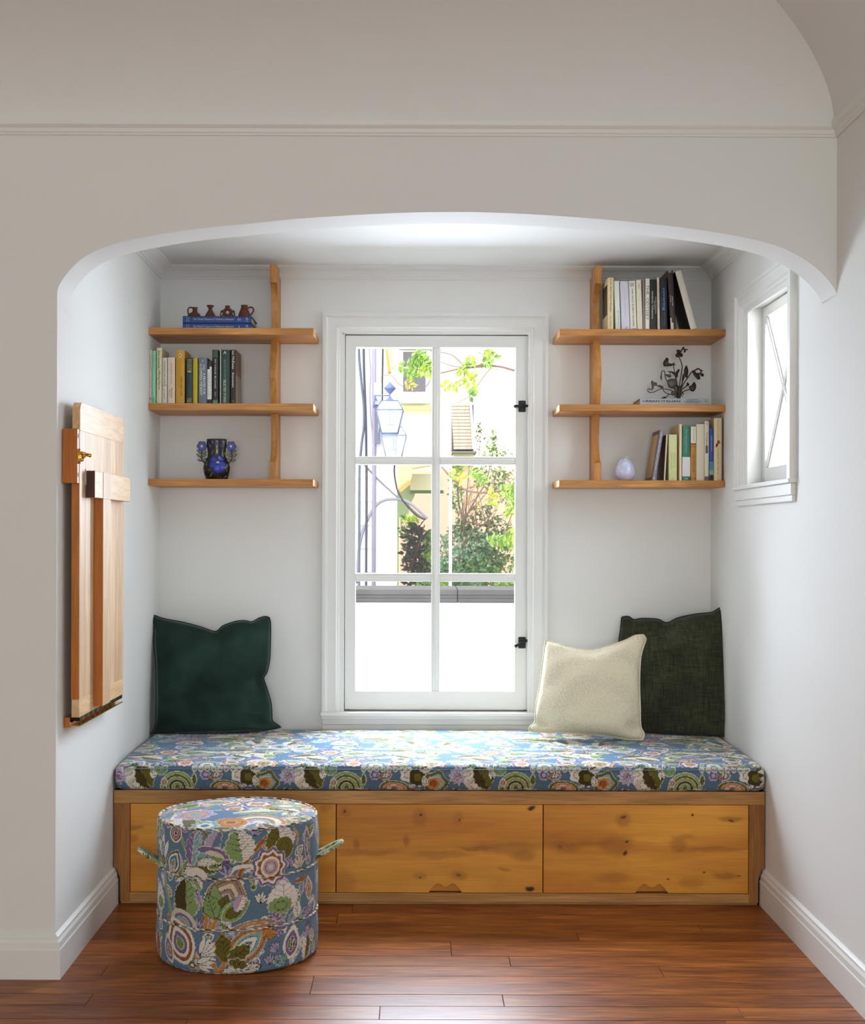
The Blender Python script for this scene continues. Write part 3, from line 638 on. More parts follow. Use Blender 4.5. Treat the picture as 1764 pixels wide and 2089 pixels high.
gf(1290, 455, ring, .040, [OLV, TEA, ORA, RUS], 5); gf(1270, 460, ring, .022, [ORA, RUS], 5); gf(1205, 480, pod, R_(10), .035, .02, [CRM, WH]); gf(85, 400, daisy, .031, LIL, RUS, 10); gf(85, 400, daisy, .018, PUR, RUS, 9)
for x_ in np.arange(700, 1080, 52): gf(x_, 345, ring, .009, [WH, CRM])
gf(400, 330, fan, 0, .02, 3, WH)
PY = .62
cvT = Canvas(PER, PY, 620, (92, 128, 160), True)
def gt(x, y, fn, *a, **k): fn(cvT, x, y, *a, **k)
rg = random.Random(11); scatter(cvT, PER, PY, 9, 9, .046, rg); scatter(cvT, PER, PY, 6, 7, .088, rg)
gt(.06, .035, pod, R_(60), .085, .05, [WH, TEA, GRN]); gt(.05, .02, pod, R_(80), .06, .04, [PNK, LIL, CRM]); gt(.20, .02, pod, R_(75), .07, .045, [LIL, BLU, TEA]); gt(.31, .01, arcs, 0, .09, .05, [TEA, BLU, WH, TEA]); gt(.39, .045, ring, .035, [PUR, WH, ORA, OLV], 8, .8); gt(.50, .035, ring, .045, [PNK, WH, PNK, GRN, OLV], 8); gt(.14, .09, leaf, R_(60), .09, .06, OLV, WH); gt(.30, .12, leaf, R_(-70), .11, .03, WH, LIL); gt(.44, .13, leaf, R_(50), .09, .055, OLV, WH); gt(.18, .20, pod, R_(-80), .12, .06, [WH, GRN, OLV, GRN]); gt(.42, .22, pod, R_(80), .10, .045, [WH, TAU, WH], stripes=OLV)
# ---- pouf top canvas
cvC = Canvas(.50, .50, 700, (104, 138, 166))
rg = random.Random(5); scatter(cvC, .5, .5, 9, 9, .05, rg); scatter(cvC, .5, .5, 5, 5, .10, rg)
cvC.fill([(.25+.1*math.cos(a)-.02, .17+.07*math.sin(a)) for a in np.linspace(0, 2*PI, 20)], BLU)
pod(cvC, .22, .36, R_(80), .12, .08, [WH, ORA, TEA, GRN]); pod(cvC, .32, .30, R_(-70), .16, .09, [ORA, GRN, TEA, WH], stripes=CRM); leaf(cvC, .24, .20, R_(-75), .17, .05, WH, GRN); arcs(cvC, .33, .10, 0, .16, .08, [ORA, WH, TAU, LIL, WH]); ring(cvC, .25, .09, .05, [ORA, ORA, RUS]); ring(cvC, .13, .19, .06, [LIL, PNK, TEA], 7); ring(cvC, .18, .06, .04, [TEA, WH, BLU], 7)
def sample(cv, u, v):
    i = np.floor(u*cv.res).astype(int); j = np.floor(v*cv.res).astype(int)
    if cv.wrap: i %= cv.nx; j %= cv.ny
    else: i = np.clip(i, 0, cv.nx-1); j = np.clip(j, 0, cv.ny-1)
    return cv.a[j, i]
def attr_mesh(name, P, C, mat_, parent, closed_u=False, origin=(0, 0, 0)):
    """P: (nu,nv,3) grid, C: (nu,nv,3) colours"""
    nu, nv = P.shape[:2]; me = bpy.data.meshes.new(name)
    idx = np.arange(nu*nv).reshape(nu, nv)
    a = idx if closed_u else idx[:-1]
    b = np.roll(idx, -1, 0) if closed_u else idx[1:]
    F_ = np.stack([a[:, :-1], b[:, :-1], b[:, 1:], a[:, 1:]], -1).reshape(-1, 4)
    me.vertices.add(nu*nv); me.vertices.foreach_set('co', (P-np.array(origin)).reshape(-1).astype(np.float32))
    me.loops.add(F_.size); me.loops.foreach_set('vertex_index', F_.reshape(-1).astype(np.int32))
    me.polygons.add(len(F_)); me.polygons.foreach_set('loop_start', np.arange(0, F_.size, 4, dtype=np.int32))
    me.update(calc_edges=True); me.polygons.foreach_set('use_smooth', np.ones(len(F_), bool))
    at_ = me.color_attributes.new('weave', 'FLOAT_COLOR', 'POINT'); at_.data.foreach_set('color', np.concatenate([C.reshape(-1, 3), np.ones((nu*nv, 1))], 1).reshape(-1).astype(np.float32))
    me.materials.append(mat_); me.validate()
    o = bpy.data.objects.new(name, me); COL.objects.link(o); o.location = origin
    if parent is not None: adopt(o, parent)
    return o
TAP = attrmat('botanical_tapestry')
# ============================================================ POUF
pouf = empty('round_pouf', (XP, YP, 0), 'round tapestry pouf with side handles standing on the floor before the bench', 'pouf')
nv_, nu_ = 210, 860
phi = np.linspace(-PI, PI, nu_, endpoint=False); zz = np.linspace(.004, .409, nv_)
PH, ZZ = np.meshgrid(phi, zz, indexing='ij')
seams = [.128, .273]
def rad(z):
    r = RP-.004-.0*z
    for s0, s1 in ((0, .128), (.128, .273), (.273, .414)):
        t = np.clip((z-s0)/(s1-s0), 0, 1); r = r+np.where((z >= s0) & (z < s1), .0055*np.sin(PI*t)**.5, 0)
    r = r-.010*np.clip((.014-z)/.014, 0, 1)**2-.006*np.clip((z-.40)/.014, 0, 1)**2
    return r
RR = rad(ZZ)+.0012*np.sin(PH*5+ZZ*20)+.0008*np.sin(PH*11-ZZ*33)
Pg = np.stack([XP+RR*np.sin(PH), YP-RR*np.cos(PH), ZZ], -1)
Cg = sample(cvP, U0+RP*PH, ZZ)
attr_mesh('pouf_side', Pg, Cg, TAP, pouf, True, (XP, YP, 0))
# domed top
nr, na = 110, 300
rr_ = np.linspace(.0005, RP-.006, nr); aa = np.linspace(0, 2*PI, na, endpoint=False)
AA, Rr = np.meshgrid(aa, rr_, indexing='ij')
Zt = .409+.014*(1-(Rr/RP)**2)**.6
Pt = np.stack([XP+Rr*np.cos(AA), YP+Rr*np.sin(AA), Zt], -1)
Ct = sample(cvC, .25+Rr*np.cos(AA), .25+Rr*np.sin(AA))
attr_mesh('pouf_top', Pt, Ct, TAP, pouf, True, (XP, YP, .4))
# piping cords at rim, seams, foot
def torus_cord(z, r, t, name):
    na, nb = 500, 10
    a = np.linspace(0, 2*PI, na, endpoint=False); b = np.linspace(0, 2*PI, nb+1)
    A, B = np.meshgrid(a, b, indexing='ij')
    P = np.stack([XP+(r+t*np.cos(B))*np.sin(A), YP-(r+t*np.cos(B))*np.cos(A), z+t*np.sin(B)+.0012*np.sin(3*A)], -1)
    k = (np.floor((A/(2*PI))*150+B/(2*PI)*2).astype(int)*7919+int(z*1000)) % 11
    pal = np.array([lin(c) for c in (WH, CRM, BLU, TAU, WH, OLV, DRK, CRM, PNK, WH, BLU)]); attr_mesh(name, P, pal[k], TAP, pouf, True, (XP, YP, z))
torus_cord(.411, RP-.006, .0042, 'piping'); torus_cord(.273, RP-.002, .0036, 'piping'); torus_cord(.128, RP-.002, .0036, 'piping'); torus_cord(.006, RP-.012, .0045, 'piping')
# strap handles
def handle(ang, up, half, out, wd, th, twist=0):
    o = Vector((math.sin(ang), -math.cos(ang), 0)); t = Vector((math.cos(ang), math.sin(ang), 0)); zax = Vector((0, 0, 1))
    e = (o*math.cos(up)+zax*math.sin(up)); base = Vector((XP, YP, .283))+o*(RP-.008)
    path = []
    n = 60
    for k in range(n+1):
        s = PI*k/n; path.append(base+t*(half*math.cos(s))*(1+.25*math.sin(s))+e*(out*math.sin(s)**.7))
    nb = 28; P = np.zeros((n+1, nb+1, 3)); C = np.zeros((n+1, nb+1, 3))
    nrm = e.cross(t).normalized()
    for k, p in enumerate(path):
        d = (path[min(k+1, n)]-path[max(k-1, 0)]).normalized(); sd = nrm.cross(d).normalized()
        a1 = (nrm*math.cos(twist)+sd*math.sin(twist)); a2 = d.cross(a1)
        for j in range(nb+1):
            b = 2*PI*j/nb; cb, sb = math.cos(b), math.sin(b)
            P[k, j] = p+a1*(wd/2*math.copysign(abs(cb)**.6, cb))+a2*(th/2*math.copysign(abs(sb)**.6, sb))
    uu, vv = np.meshgrid(np.linspace(0, .2, n+1), np.linspace(0, .07, nb+1), indexing='ij')
    cvh = Canvas(.22, .08, 900, (150, 160, 110)); rg2 = random.Random(2)
    for i in range(9): leaf(cvh, .012+i*.023, .005, R_(rg2.uniform(-30, 30)), .06, .035, rg2.choice([GRN, OLV, WH]), rg2.choice([WH, GRN, CRM]), WH, 5)
    attr_mesh('strap_handle', P, sample(cvh, uu, vv), TAP, pouf, False, tuple(base))
handle(R_(-72), R_(33), .022, .064, .014, .034); handle(R_(92), R_(28), .026, .088, .012, .018)
# ============================================================ BENCH CUSHION
CZ0, CZ1 = zt+.0085, .474
cx0, cx1, cy0, cy1 = XL(YBN)+.008, XR-.004, YBN-.012, YB-.045
# closed "pillow box" built as an unrolled profile: front bottom -> front -> top -> back ; superellipse rounding
nX = 900
hz = CZ1-CZ0; rc = .022
sec = []   # (y, z, canvas, v)
for t in np.linspace(0, 1, 8): a = -PI/2*(1-t); sec.append((cy0+rc-rc*math.cos(a), CZ0+rc+rc*math.sin(a), 'F', None))
for t in np.linspace(0, 1, 34)[1:]: sec.append((cy0-.006*math.sin(PI*t), CZ0+rc+(hz-2*rc+.006)*t, 'F', None))
for t in np.linspace(0, 1, 9)[1:]: a = PI/2*t; sec.append((cy0+rc-rc*math.cos(a), CZ1-rc+.006+(rc-.006)*math.sin(a), 'F' if t < .45 else 'T', None))
for t in np.linspace(0, 1, 250)[1:]: sec.append((cy0+rc+(cy1-cy0-2*rc)*t, CZ1+.006*math.sin(PI*t)**.5, 'T', None))
for t in np.linspace(0, 1, 8)[1:]: a = PI/2*t; sec.append((cy1-rc+rc*math.sin(a), CZ1-rc+rc*math.cos(a), 'T', None))
sec.append((cy1, CZ0, 'T', None))
S = np.array([(a, b) for a, b, _, _ in sec]); isT = np.array([c == 'T' for _, _, c, _ in sec])
xs = np.concatenate([cx0+np.array([0, .001, .003, .007, .013, .02]), np.linspace(cx0+.028, cx1-.028, nX), cx1-np.array([.02, .013, .007, .003, .001, 0])])
XX = np.repeat(xs[:, None], len(S), 1); YY = np.repeat(S[None, :, 0], len(xs), 0).copy(); Z2 = np.repeat(S[None, :, 1], len(xs), 0).copy()
de = np.minimum(xs-cx0, cx1-xs); kk = np.sqrt(np.clip(1-(1-np.clip(de/.028, 0, 1))**2, 0, 1))[:, None]     # corner rounding factor
zc, yc = (CZ0+CZ1)/2, (cy0+cy1)/2
YY = yc+(YY-yc)*(1-(1-kk)*.035); Z2 = zc+(Z2-zc)*(1-(1-kk)*.42)
wv = .0022*np.sin(XX*9+1)+.0012*np.sin(XX*23)
YY = YY-np.where(isT[None], 0, 1)*wv*.6
# the left wall is out of square: shear cushion ends
XX = XX+np.where(XX < 0, 1, 0)*((xs[:, None]-0)/(cx0))*((XL(YBN)-XL(YBN)*1)+(-(YY-YBN)*.0145))
arcF = np.concatenate([[0], np.cumsum(np.hypot(*np.diff(S, axis=0).T))])
Ccol = np.zeros(XX.shape+(3,))
ufr = XX-cx0
Ccol[:, ~isT] = sample(cvF, ufr[:, ~isT], Z2[:, ~isT]-CZ0+.066)
Ccol[:, isT] = sample(cvT, ufr[:, isT], (YY[:, isT]-cy0)*1.0)
cush = attr_mesh('bench_cushion', np.stack([XX, YY, Z2], -1), Ccol, TAP, None, False, ((cx0+cx1)/2, yc, CZ0))
tag(cush, 'long seat cushion in blue botanical tapestry covering the whole wooden bench', 'cushion')
PLT = mat('blue_tapestry_plain', (84, 110, 134), .9)
for k_ in (0, -1): m = MB(); m.add([tuple(p) for p in np.stack([XX, YY, Z2], -1)[k_]], [tuple(range(len(S)))]); m.build('cushion_end', PLT, cush)
boxo('cushion_seam', (cx0+.03, cy0-.0060, .4607), (cx1-.03, cy0+.002, .4615), mat('pale_thread', (120, 134, 140), .9), cush)
# ============================================================ FOLD-DOWN TABLE ON THE LEFT NICHE WALL
XB = -.980                                  # front face of the table leaf
tb = empty('folding_wall_table', (XL(4.1), 4.1, .695), 'folded-up maple drop-leaf table with brass catch on the left niche wall', 'folding table')
by0, by1, bz0, bz1, tt = 3.822, 4.388, .724, 1.636, .0226
be = .052                                   # bread-board end height
# leaf staves (face grain) between bread-board ends
stv = [0, .06, .13, .175, .245, .30, .375, .45, .505, by1-by0]
cols = [BOARDW]*9
for i in range(len(stv)-1):
    m = MB(); a, b = by0+stv[i]+.0002, by0+stv[i+1]-.0002
    m.box((XB-tt, a, bz0+be+.0002), (XB, b, 1.553)); m.build('leaf_stave', BOARDD if False else BOARDW, tb, bevel=.0004, segs=1)
def rr2(y0, y1, z0, z1, r, top):
    P = [(y0, z0), (y1, z0)] if top else [(y1, z1), (y0, z1)]
    if top:
        P += [(y1-r+r*math.cos(t), z1-r+r*math.sin(t)) for t in np.linspace(0, PI/2, 8)]+[(y0+r+r*math.cos(t), z1-r+r*math.sin(t)) for t in np.linspace(PI/2, PI, 8)]
    return P
m = MB(); m.prism(rr2(by0, by1, 1.5532, bz1, .028, True), lambda a, b, t: (t, a, b), XB-tt, XB); m.build('breadboard_end', BOARDY, tb, bevel=.0006, segs=1)
m = MB(); m.box((XB-tt, by0, bz0), (XB, by1, bz0+be)); m.build('breadboard_end', BOARDY, tb, bevel=.0006, segs=1)
# oiled long edge facing the room
m = MB(); m.box((XB-tt-.0004, by0-.0035, bz0+be), (XB-.0006, by0+.0001, 1.553)); m.build('leaf_edge', BOARDD, tb)
# folding T-leg: cross bar + leg
m = MB(); m.box((XB+.0005, 3.892, 1.361), (XB+.0265, 4.366, 1.440)); m.build('cross_bar', BOARDY, tb, bevel=.001, segs=1)
m = MB(); m.box((XB+.0005, 3.8902, 1.3612), (XB+.0263, 3.8922, 1.4398)); m.build('shaded_bar_end', wood('shaded_end_grain', (104, 48, 26), (76, 32, 18), 'Z', .4), tb)  # stained end grain, with the shade on this end painted into its dark brown
m = MB(); m.box((XB+.0005, 3.991, .735), (XB+.0275, 4.087, 1.3608)); m.build('folding_leg', BOARDW, tb, bevel=.001, segs=1)
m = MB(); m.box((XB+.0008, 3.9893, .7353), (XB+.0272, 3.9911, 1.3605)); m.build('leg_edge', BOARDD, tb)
m = MB(); m.box((XB+.0266, 3.991, 1.3608), (XB+.0277, 4.087, 1.4402)); m.build('leg_tenon', BOARDW, tb)
m = MB(); m.box((XB-.0005, 3.884, 1.398), (XB+.003, 3.8915, 1.444)); m.build('leg_hinge', mat('steel_hinge', (150, 150, 150), .3, metal=1), tb)
# catch block on the wall
m = MB(); m.prism([(XL(3.8)+.001, 3.796), (-.9815, 3.796), (-.9815, 3.8175), (XL(3.8)+.001, 3.8175)], lambda x, y, t: (x, y, t), 1.400, 1.556); m.build('catch_block', BOARDD, tb, bevel=.001, segs=1)
for z in (1.418, 1.53):
    m = MB(); m.box((-.9817, 3.803, z), (-.9810, 3.810, z+.012)); m.build('screw_slot', GROOVE, tb)
ct = empty('brass_catch', (-.98, 3.812, 1.48)); adopt(ct, tb); tag(ct, 'polished brass turn catch')
m = MB(); m.box((-.9815, 3.800, 1.458), (-.979, 3.8165, 1.497)); m.tube([(-.978, 3.808, 1.456), (-.978, 3.808, 1.499)], .0035, 10); m.build('catch_plate', BRASS, ct, bevel=.0006, segs=1)
m = MB(); m.tube([(-.979, 3.812, 1.487), (-.966, 3.812, 1.486), (-.955, 3.812, 1.482)], [.006, .0045, .003], 10); m.tube([(-.979, 3.812, 1.466), (-.970, 3.812, 1.468), (-.966, 3.812, 1.474)], [.006, .005, .003], 10)
m.tube([(-.958, 3.812, 1.482), (-.947, 3.812, 1.480), (-.944, 3.812, 1.483)], [.005, .006, .003], 10); m.tube([(-.972, 3.809, 1.478), (-.960, 3.809, 1.478)], [.005, .004], 10); m.build('catch_lever', BRASS, ct)
# hinge ledge under the leaf
m = MB(); m.prism([(XL(3.83)+.001, 3.824), (-1.008, 3.824), (-1.008, 4.392), (XL(4.39)+.001, 4.392)], lambda x, y, t: (x, y, t), .694, .7235); m.build('wall_ledge', BOARDD, tb, bevel=.0006, segs=1)
m = MB(); m.box((-1.008, 3.83, .697), (-.981, 4.385, .700))
m.build('hinge_plate', BRASS, tb)
k = 0; y = 3.832
while y < 4.38:
    m = MB(); m.tube([(-1.0045, y, .712), (-1.0045, y+.026, .712)], .004, 8); m.box((-1.006, y, .712), (-.981, y+.026, .7235)); m.build('hinge_knuckle', BRASS if k % 2 else mat('dark_hinge', (40, 34, 28), .4, metal=1) if k == 0 else bpy.data.materials['dark_hinge'], tb); y += .029; k += 1
# ============================================================ PILLOWS
def fabric(name, col, kind):
    m = bpy.data.materials.new(name); m.use_nodes = True; nt = m.node_tree; N, L = nt.nodes.new, nt.links.new; p = nt.nodes['Principled BSDF']
    p.inputs['Roughness'].default_value = .9; p.inputs['Specular IOR Level'].default_value = .15
    tc = N('ShaderNodeTexCoord'); c = np.array(lin(col))
    def noise(sc, det=3):
        mp = N('ShaderNodeMapping'); mp.inputs['Scale'].default_value = sc; L(tc.outputs['Object'], mp.inputs[0]); n = N('ShaderNodeTexNoise'); n.inputs['Scale'].default_value = 1; n.inputs['Detail'].default_value = det; L(mp.outputs[0], n.inputs['Vector']); return n.outputs['Fac']
    def ramp(f, a, b, lo=.35, hi=.65):
        mr = N('ShaderNodeMapRange'); mr.inputs[1].default_value = lo; mr.inputs[2].default_value = hi; L(f, mr.inputs[0])
        x = N('ShaderNodeMixRGB'); x.inputs[1].default_value = (*a, 1); x.inputs[2].default_value = (*b, 1); L(mr.outputs[0], x.inputs[0]); return x.outputs[0]
    def mul(a, b):
        x = N('ShaderNodeMixRGB'); x.blend_type = 'MULTIPLY'; x.inputs[0].default_value = 1; L(a, x.inputs[1]); L(b, x.inputs[2]); return x.outputs[0]
    bm = N('ShaderNodeBump')
    if kind == 'velvet':
        p.inputs['Sheen Weight'].default_value = .35; p.inputs['Sheen Roughness'].default_value = .35; p.inputs['Sheen Tint'].default_value = (.55, .75, .70, 1)
        L(ramp(noise((7, 7, 7), 5), c*.55, c*1.5, .3, .7), p.inputs['Base Color']); bm.inputs['Strength'].default_value = .2; L(noise((40, 40, 40), 4), bm.inputs['Height']); bm.inputs['Distance'].default_value = .003
    elif kind == 'linen':
        p.inputs['Sheen Weight'].default_value = .12
        L(mul(mul(ramp(noise((900, 40, 18), 2), (.45,)*3, (1.5,)*3), ramp(noise((18, 40, 900), 2), (.55,)*3, (1.45,)*3)), ramp(noise((9, 9, 9)), c*.8, c*1.25)), p.inputs['Base Color']); bm.inputs['Strength'].default_value = .3; L(noise((600, 600, 600)), bm.inputs['Height']); bm.inputs['Distance'].default_value = .001
    else:
        p.inputs['Sheen Weight'].default_value = .2
        mp = N('ShaderNodeMapping'); mp.inputs['Rotation'].default_value = (0, R_(28), 0); mp.inputs['Scale'].default_value = (330, 20, 240); L(tc.outputs['Object'], mp.inputs[0])
        v = N('ShaderNodeTexVoronoi'); v.inputs['Scale'].default_value = 1; v.inputs['Randomness'].default_value = .45; L(mp.outputs[0], v.inputs['Vector'])
        L(ramp(v.outputs['Distance'], c*1.12, c*.72, .15, .75), p.inputs['Base Color']); bm.inputs['Strength'].default_value = .6; bm.inputs['Distance'].default_value = -.002; L(v.outputs['Distance'], bm.inputs['Height'])
    L(bm.outputs[0], p.inputs['Normal']); return m
def pillow(name, label, edges_px, plane, thick, mt, pipe, seed, dents=()):
    """edges_px: top, right, bottom, left outlines in picture pixels (each corner to corner, clockwise from top-left);
    plane: fn(px,py)->3-D point on the pillow's seam plane"""
    n = 44
    def res(P):
        P = crom(P, 10, False); d = np.concatenate([[0], np.cumsum([np.hypot(*(P[i+1]-P[i])) for i in range(len(P)-1)])]); t = np.linspace(0, d[-1], n+1)
        return np.stack([np.interp(t, d, [p[k] for p in P]) for k in (0, 1)], -1)
    T_, R1, B_, L_ = [res(e) for e in edges_px]; B_ = B_[::-1]; L_ = L_[::-1]
    u = np.linspace(0, 1, n+1)[:, None, None]; v = np.linspace(0, 1, n+1)[None, :, None]
    Q = (1-v)*T_[:, None]+v*B_[:, None]+(1-u)*L_[None]+u*R1[None]-((1-u)*(1-v)*T_[0]+u*(1-v)*T_[-1]+(1-u)*v*B_[0]+u*v*B_[-1])
    G3 = np.array([[plane(*Q[i, j]) for j in range(n+1)] for i in range(n+1)])
    nr = np.cross(G3[-1, 0]-G3[0, 0], G3[0, -1]-G3[0, 0]); nr /= np.linalg.norm(nr)
    if nr[1] > 0: nr = -nr
    a, b = 2*u[..., 0]-1, 2*v[..., 0]-1
    h = thick*np.clip((1-np.abs(a)**2.6)*(1-np.abs(b)**2.6), 0, 1)**.42*(1-.12*(a**2+b**2))
    rs = np.random.RandomState(seed)
    wr_ = np.zeros_like(h)
    for _ in range(9):
        k = rs.randn(2)*4; wr_ += np.sin(k[0]*a+k[1]*b+rs.rand()*6)*rs.rand()
    h = h*(1+.025*wr_)
    for (du, dv, ru, rv, dp, an) in dents:
        x = (u[..., 0]-du)*math.cos(an)+(v[..., 0]-dv)*math.sin(an); y = -(u[..., 0]-du)*math.sin(an)+(v[..., 0]-dv)*math.cos(an); h = h-dp*np.exp(-(x/ru)**2-(y/rv)**2)*np.clip(h/thick*2, 0, 1)
    Fp = G3+nr*h[..., None]; Bp = G3-nr*(h*.8)[..., None]
    Fp[..., 2] = np.maximum(Fp[..., 2], .4815); Bp[..., 2] = np.maximum(Bp[..., 2], .4815); G3[..., 2] = np.maximum(G3[..., 2], .4845); Bp[0] = Fp[0]; Bp[-1] = Fp[-1]; Bp[:, 0] = Fp[:, 0]; Bp[:, -1] = Fp[:, -1]
    m = MB(); m.grid(Fp.tolist()); m.grid(Bp.tolist())
    me_o = m.build(name, mt, None, recalc=True)
    bm = bmesh.new(); bm.from_mesh(me_o.data); bmesh.ops.remove_doubles(bm, verts=bm.verts, dist=.00005); bmesh.ops.recalc_face_normals(bm, faces=bm.faces)
    bm.to_mesh(me_o.data); bm.free()
    for p in me_o.data.polygons: p.use_smooth = True
    tag(me_o, label, 'pillow')
    loop = [G3[i, 0] for i in range(n)]+[G3[n, j] for j in range(n)]+[G3[n-i, n] for i in range(n)]+[G3[0, n-j] for j in range(n+1)]
    m = MB(); m.tube([Vector(p) for p in loop], .0035, 8, caps=False); m.build('piping', pipe, me_o)
    return me_o
def mkplane(Yb, zb_, lean, rotx, xc):
    """point where the view ray meets the plane  Y = Yb + lean*(Z-zb_) + rotx*(X-xc)"""
    def f(px, py):
        d = W(px, py, 1.0); dx, dz = d.x, d.z-EYE
        # Y = Yb + lean*(EYE+dz*Y-zb_) + rotx*(dx*Y-xc)
        Y = (Yb+lean*(EYE-zb_)-rotx*xc)/(1-lean*dz-rotx*dx)
        return np.array([dx*Y, Y, EYE+dz*Y])
    return f
VELV = fabric('green_velvet', (36, 54, 48), 'velvet'); LINE = fabric('green_linen', (58, 60, 44), 'linen'); BEIG = fabric('beige_boucle', (242, 230, 200), 'boucle')
z1 = lambda x, y: (280+x/5.5125, 1230+y/5.5125)
pl = mkplane(5.14, .478, .21, .12, -.95)
pillow('dark_green_velvet_pillow', 'square dark green velvet pillow leaning in the left end of the bench', [
    [z1(145, 140), z1(185, 140), z1(300, 180), z1(520, 222), z1(720, 275), z1(880, 325), z1(960, 262), z1(1100, 212), z1(1210, 203), z1(1290, 215), z1(1370, 172), z1(1440, 155), z1(1480, 165)],
    [z1(1480, 165), z1(1495, 230), z1(1495, 420), z1(1485, 640), z1(1455, 780), z1(1420, 845), z1(1455, 960), z1(1500, 1120), z1(1512, 1260), z1(1520, 1330), z1(1615, 1395)],
    [z1(1615, 1395), z1(1530, 1415), z1(1400, 1432), z1(1100, 1452), z1(700, 1468), z1(350, 1480), z1(150, 1492)],
    [z1(150, 1492), z1(200, 1390), z1(215, 1200), z1(215, 900), z1(205, 620), z1(190, 430), z1(195, 300), z1(155, 210), z1(145, 140)]],
    pl, .085, VELV, mat('dark_green_piping', (22, 34, 30), .8), 3, dents=((.62, .10, .16, .10, .035, -.5), (.93, .56, .07, .10, .03, 0), (.9, .93, .1, .05, .03, .4), (.08, .93, .1, .06, .03, -.4)))
z2 = lambda x, y: (1060+x/3.8348, 1210+y/3.8348)
pl2 = mkplane(5.17, .478, .17, -.40, 1.0)
pillow('dark_green_linen_pillow', 'largest pillow, dark green linen, at the right end of the bench behind the beige one', [
    [z2(798, 190), z2(850, 184), z2(890, 208), z2(960, 200), z2(1080, 206), z2(1150, 234), z2(1240, 195), z2(1380, 165), z2(1500, 152), z2(1560, 118), z2(1625, 104)],
    [z2(1625, 104), z2(1637, 160), z2(1632, 260), z2(1628, 450), z2(1630, 700), z2(1638, 900), z2(1636, 1122)],
    [z2(1636, 1122), z2(1500, 1120), z2(1300, 1116), z2(1100, 1110), z2(900, 1100), z2(775, 1090)],
    [z2(775, 1090), z2(790, 900), z2(785, 600), z2(776, 400), z2(790, 280), z2(798, 190)]],
    pl2, .075, LINE, mat('dark_linen_piping', (30, 38, 30), .85), 5, dents=((.43, .09, .10, .10, .03, -.5), (.9, .93, .1, .06, .03, .5)))
pl3 = mkplane(5.0, .478, .30, -.10, .7)
pillow('beige_pillow', 'smaller pale beige textured pillow leaning on the green linen one', [
    [z2(205, 368), z2(260, 385), z2(400, 430), z2(545, 448), z2(680, 420), z2(820, 372), z2(900, 335), z2(965, 328)],
    [z2(965, 328), z2(985, 360), z2(962, 430), z2(942, 520), z2(935, 700), z2(940, 900), z2(945, 1040), z2(972, 1100), z2(960, 1148)],
    [z2(960, 1148), z2(850, 1145), z2(700, 1120), z2(500, 1100), z2(300, 1090), z2(150, 1085), z2(72, 1078)],
    [z2(72, 1078), z2(80, 1045), z2(118, 1010), z2(125, 900), z2(160, 700), z2(185, 500), z2(195, 420), z2(205, 368)]],
    pl3, .075, BEIG, BEIG, 8, dents=((.08, .9, .08, .05, .03, .3), (.93, .9, .07, .07, .03, -.5), (.5, .05, .15, .06, .015, 0)))
# ============================================================ BOOKS
TXT = {}
def tmat(c):
    if c not in TXT: TXT[c] = mat('ink_%d_%d_%d' % c, c, .6)
    return TXT[c]
def text(parent, s, ctr, ax_u, ax_v, L, H, col, shear=0, bold=0, name='title', anchor='C'):
    """flat lettering, 0.3 mm thick: runs along ax_u, letter-up ax_v"""
    cu = bpy.data.curves.new(name, 'FONT'); cu.body = s; cu.align_x = 'CENTER'; cu.align_y = 'CENTER'; cu.shear = shear; cu.offset = bold; cu.resolution_u = 2; cu.extrude = 0
    o = bpy.data.objects.new('t', cu); COL.objects.link(o); dg = bpy.context.evaluated_depsgraph_get(); me = bpy.data.meshes.new_from_object(o.evaluated_get(dg)); bpy.data.objects.remove(o); bpy.data.curves.remove(cu)
    co = np.empty(len(me.vertices)*3); me.vertices.foreach_get('co', co); co = co.reshape(-1, 3); mn, mx = co.min(0), co.max(0); c = (mn+mx)/2
    sx, sy = L/(mx[0]-mn[0]), H/(mx[1]-mn[1]); au, av = np.array(ax_u), np.array(ax_v)
    P = ((co[:, :1]-c[0])*sx)*au+((co[:, 1:2]-c[1])*sy)*av
    me.vertices.foreach_set('co', P.reshape(-1)); me.update(); me.materials.append(tmat(col)); me.name = name
    r = bpy.data.objects.new(name, me); COL.objects.link(r); r.location = ctr; adopt(r, parent); return r
PAGES = mat('book_pages', (226, 208, 172), .85, var=.08, vscale=90)
BK = {}
def bmat(c, rough=.45):
    if c not in BK: BK[c] = mat('cover_%d_%d_%d' % c, c, rough, var=.04, vscale=30)
    return BK[c]
YSP = 5.112
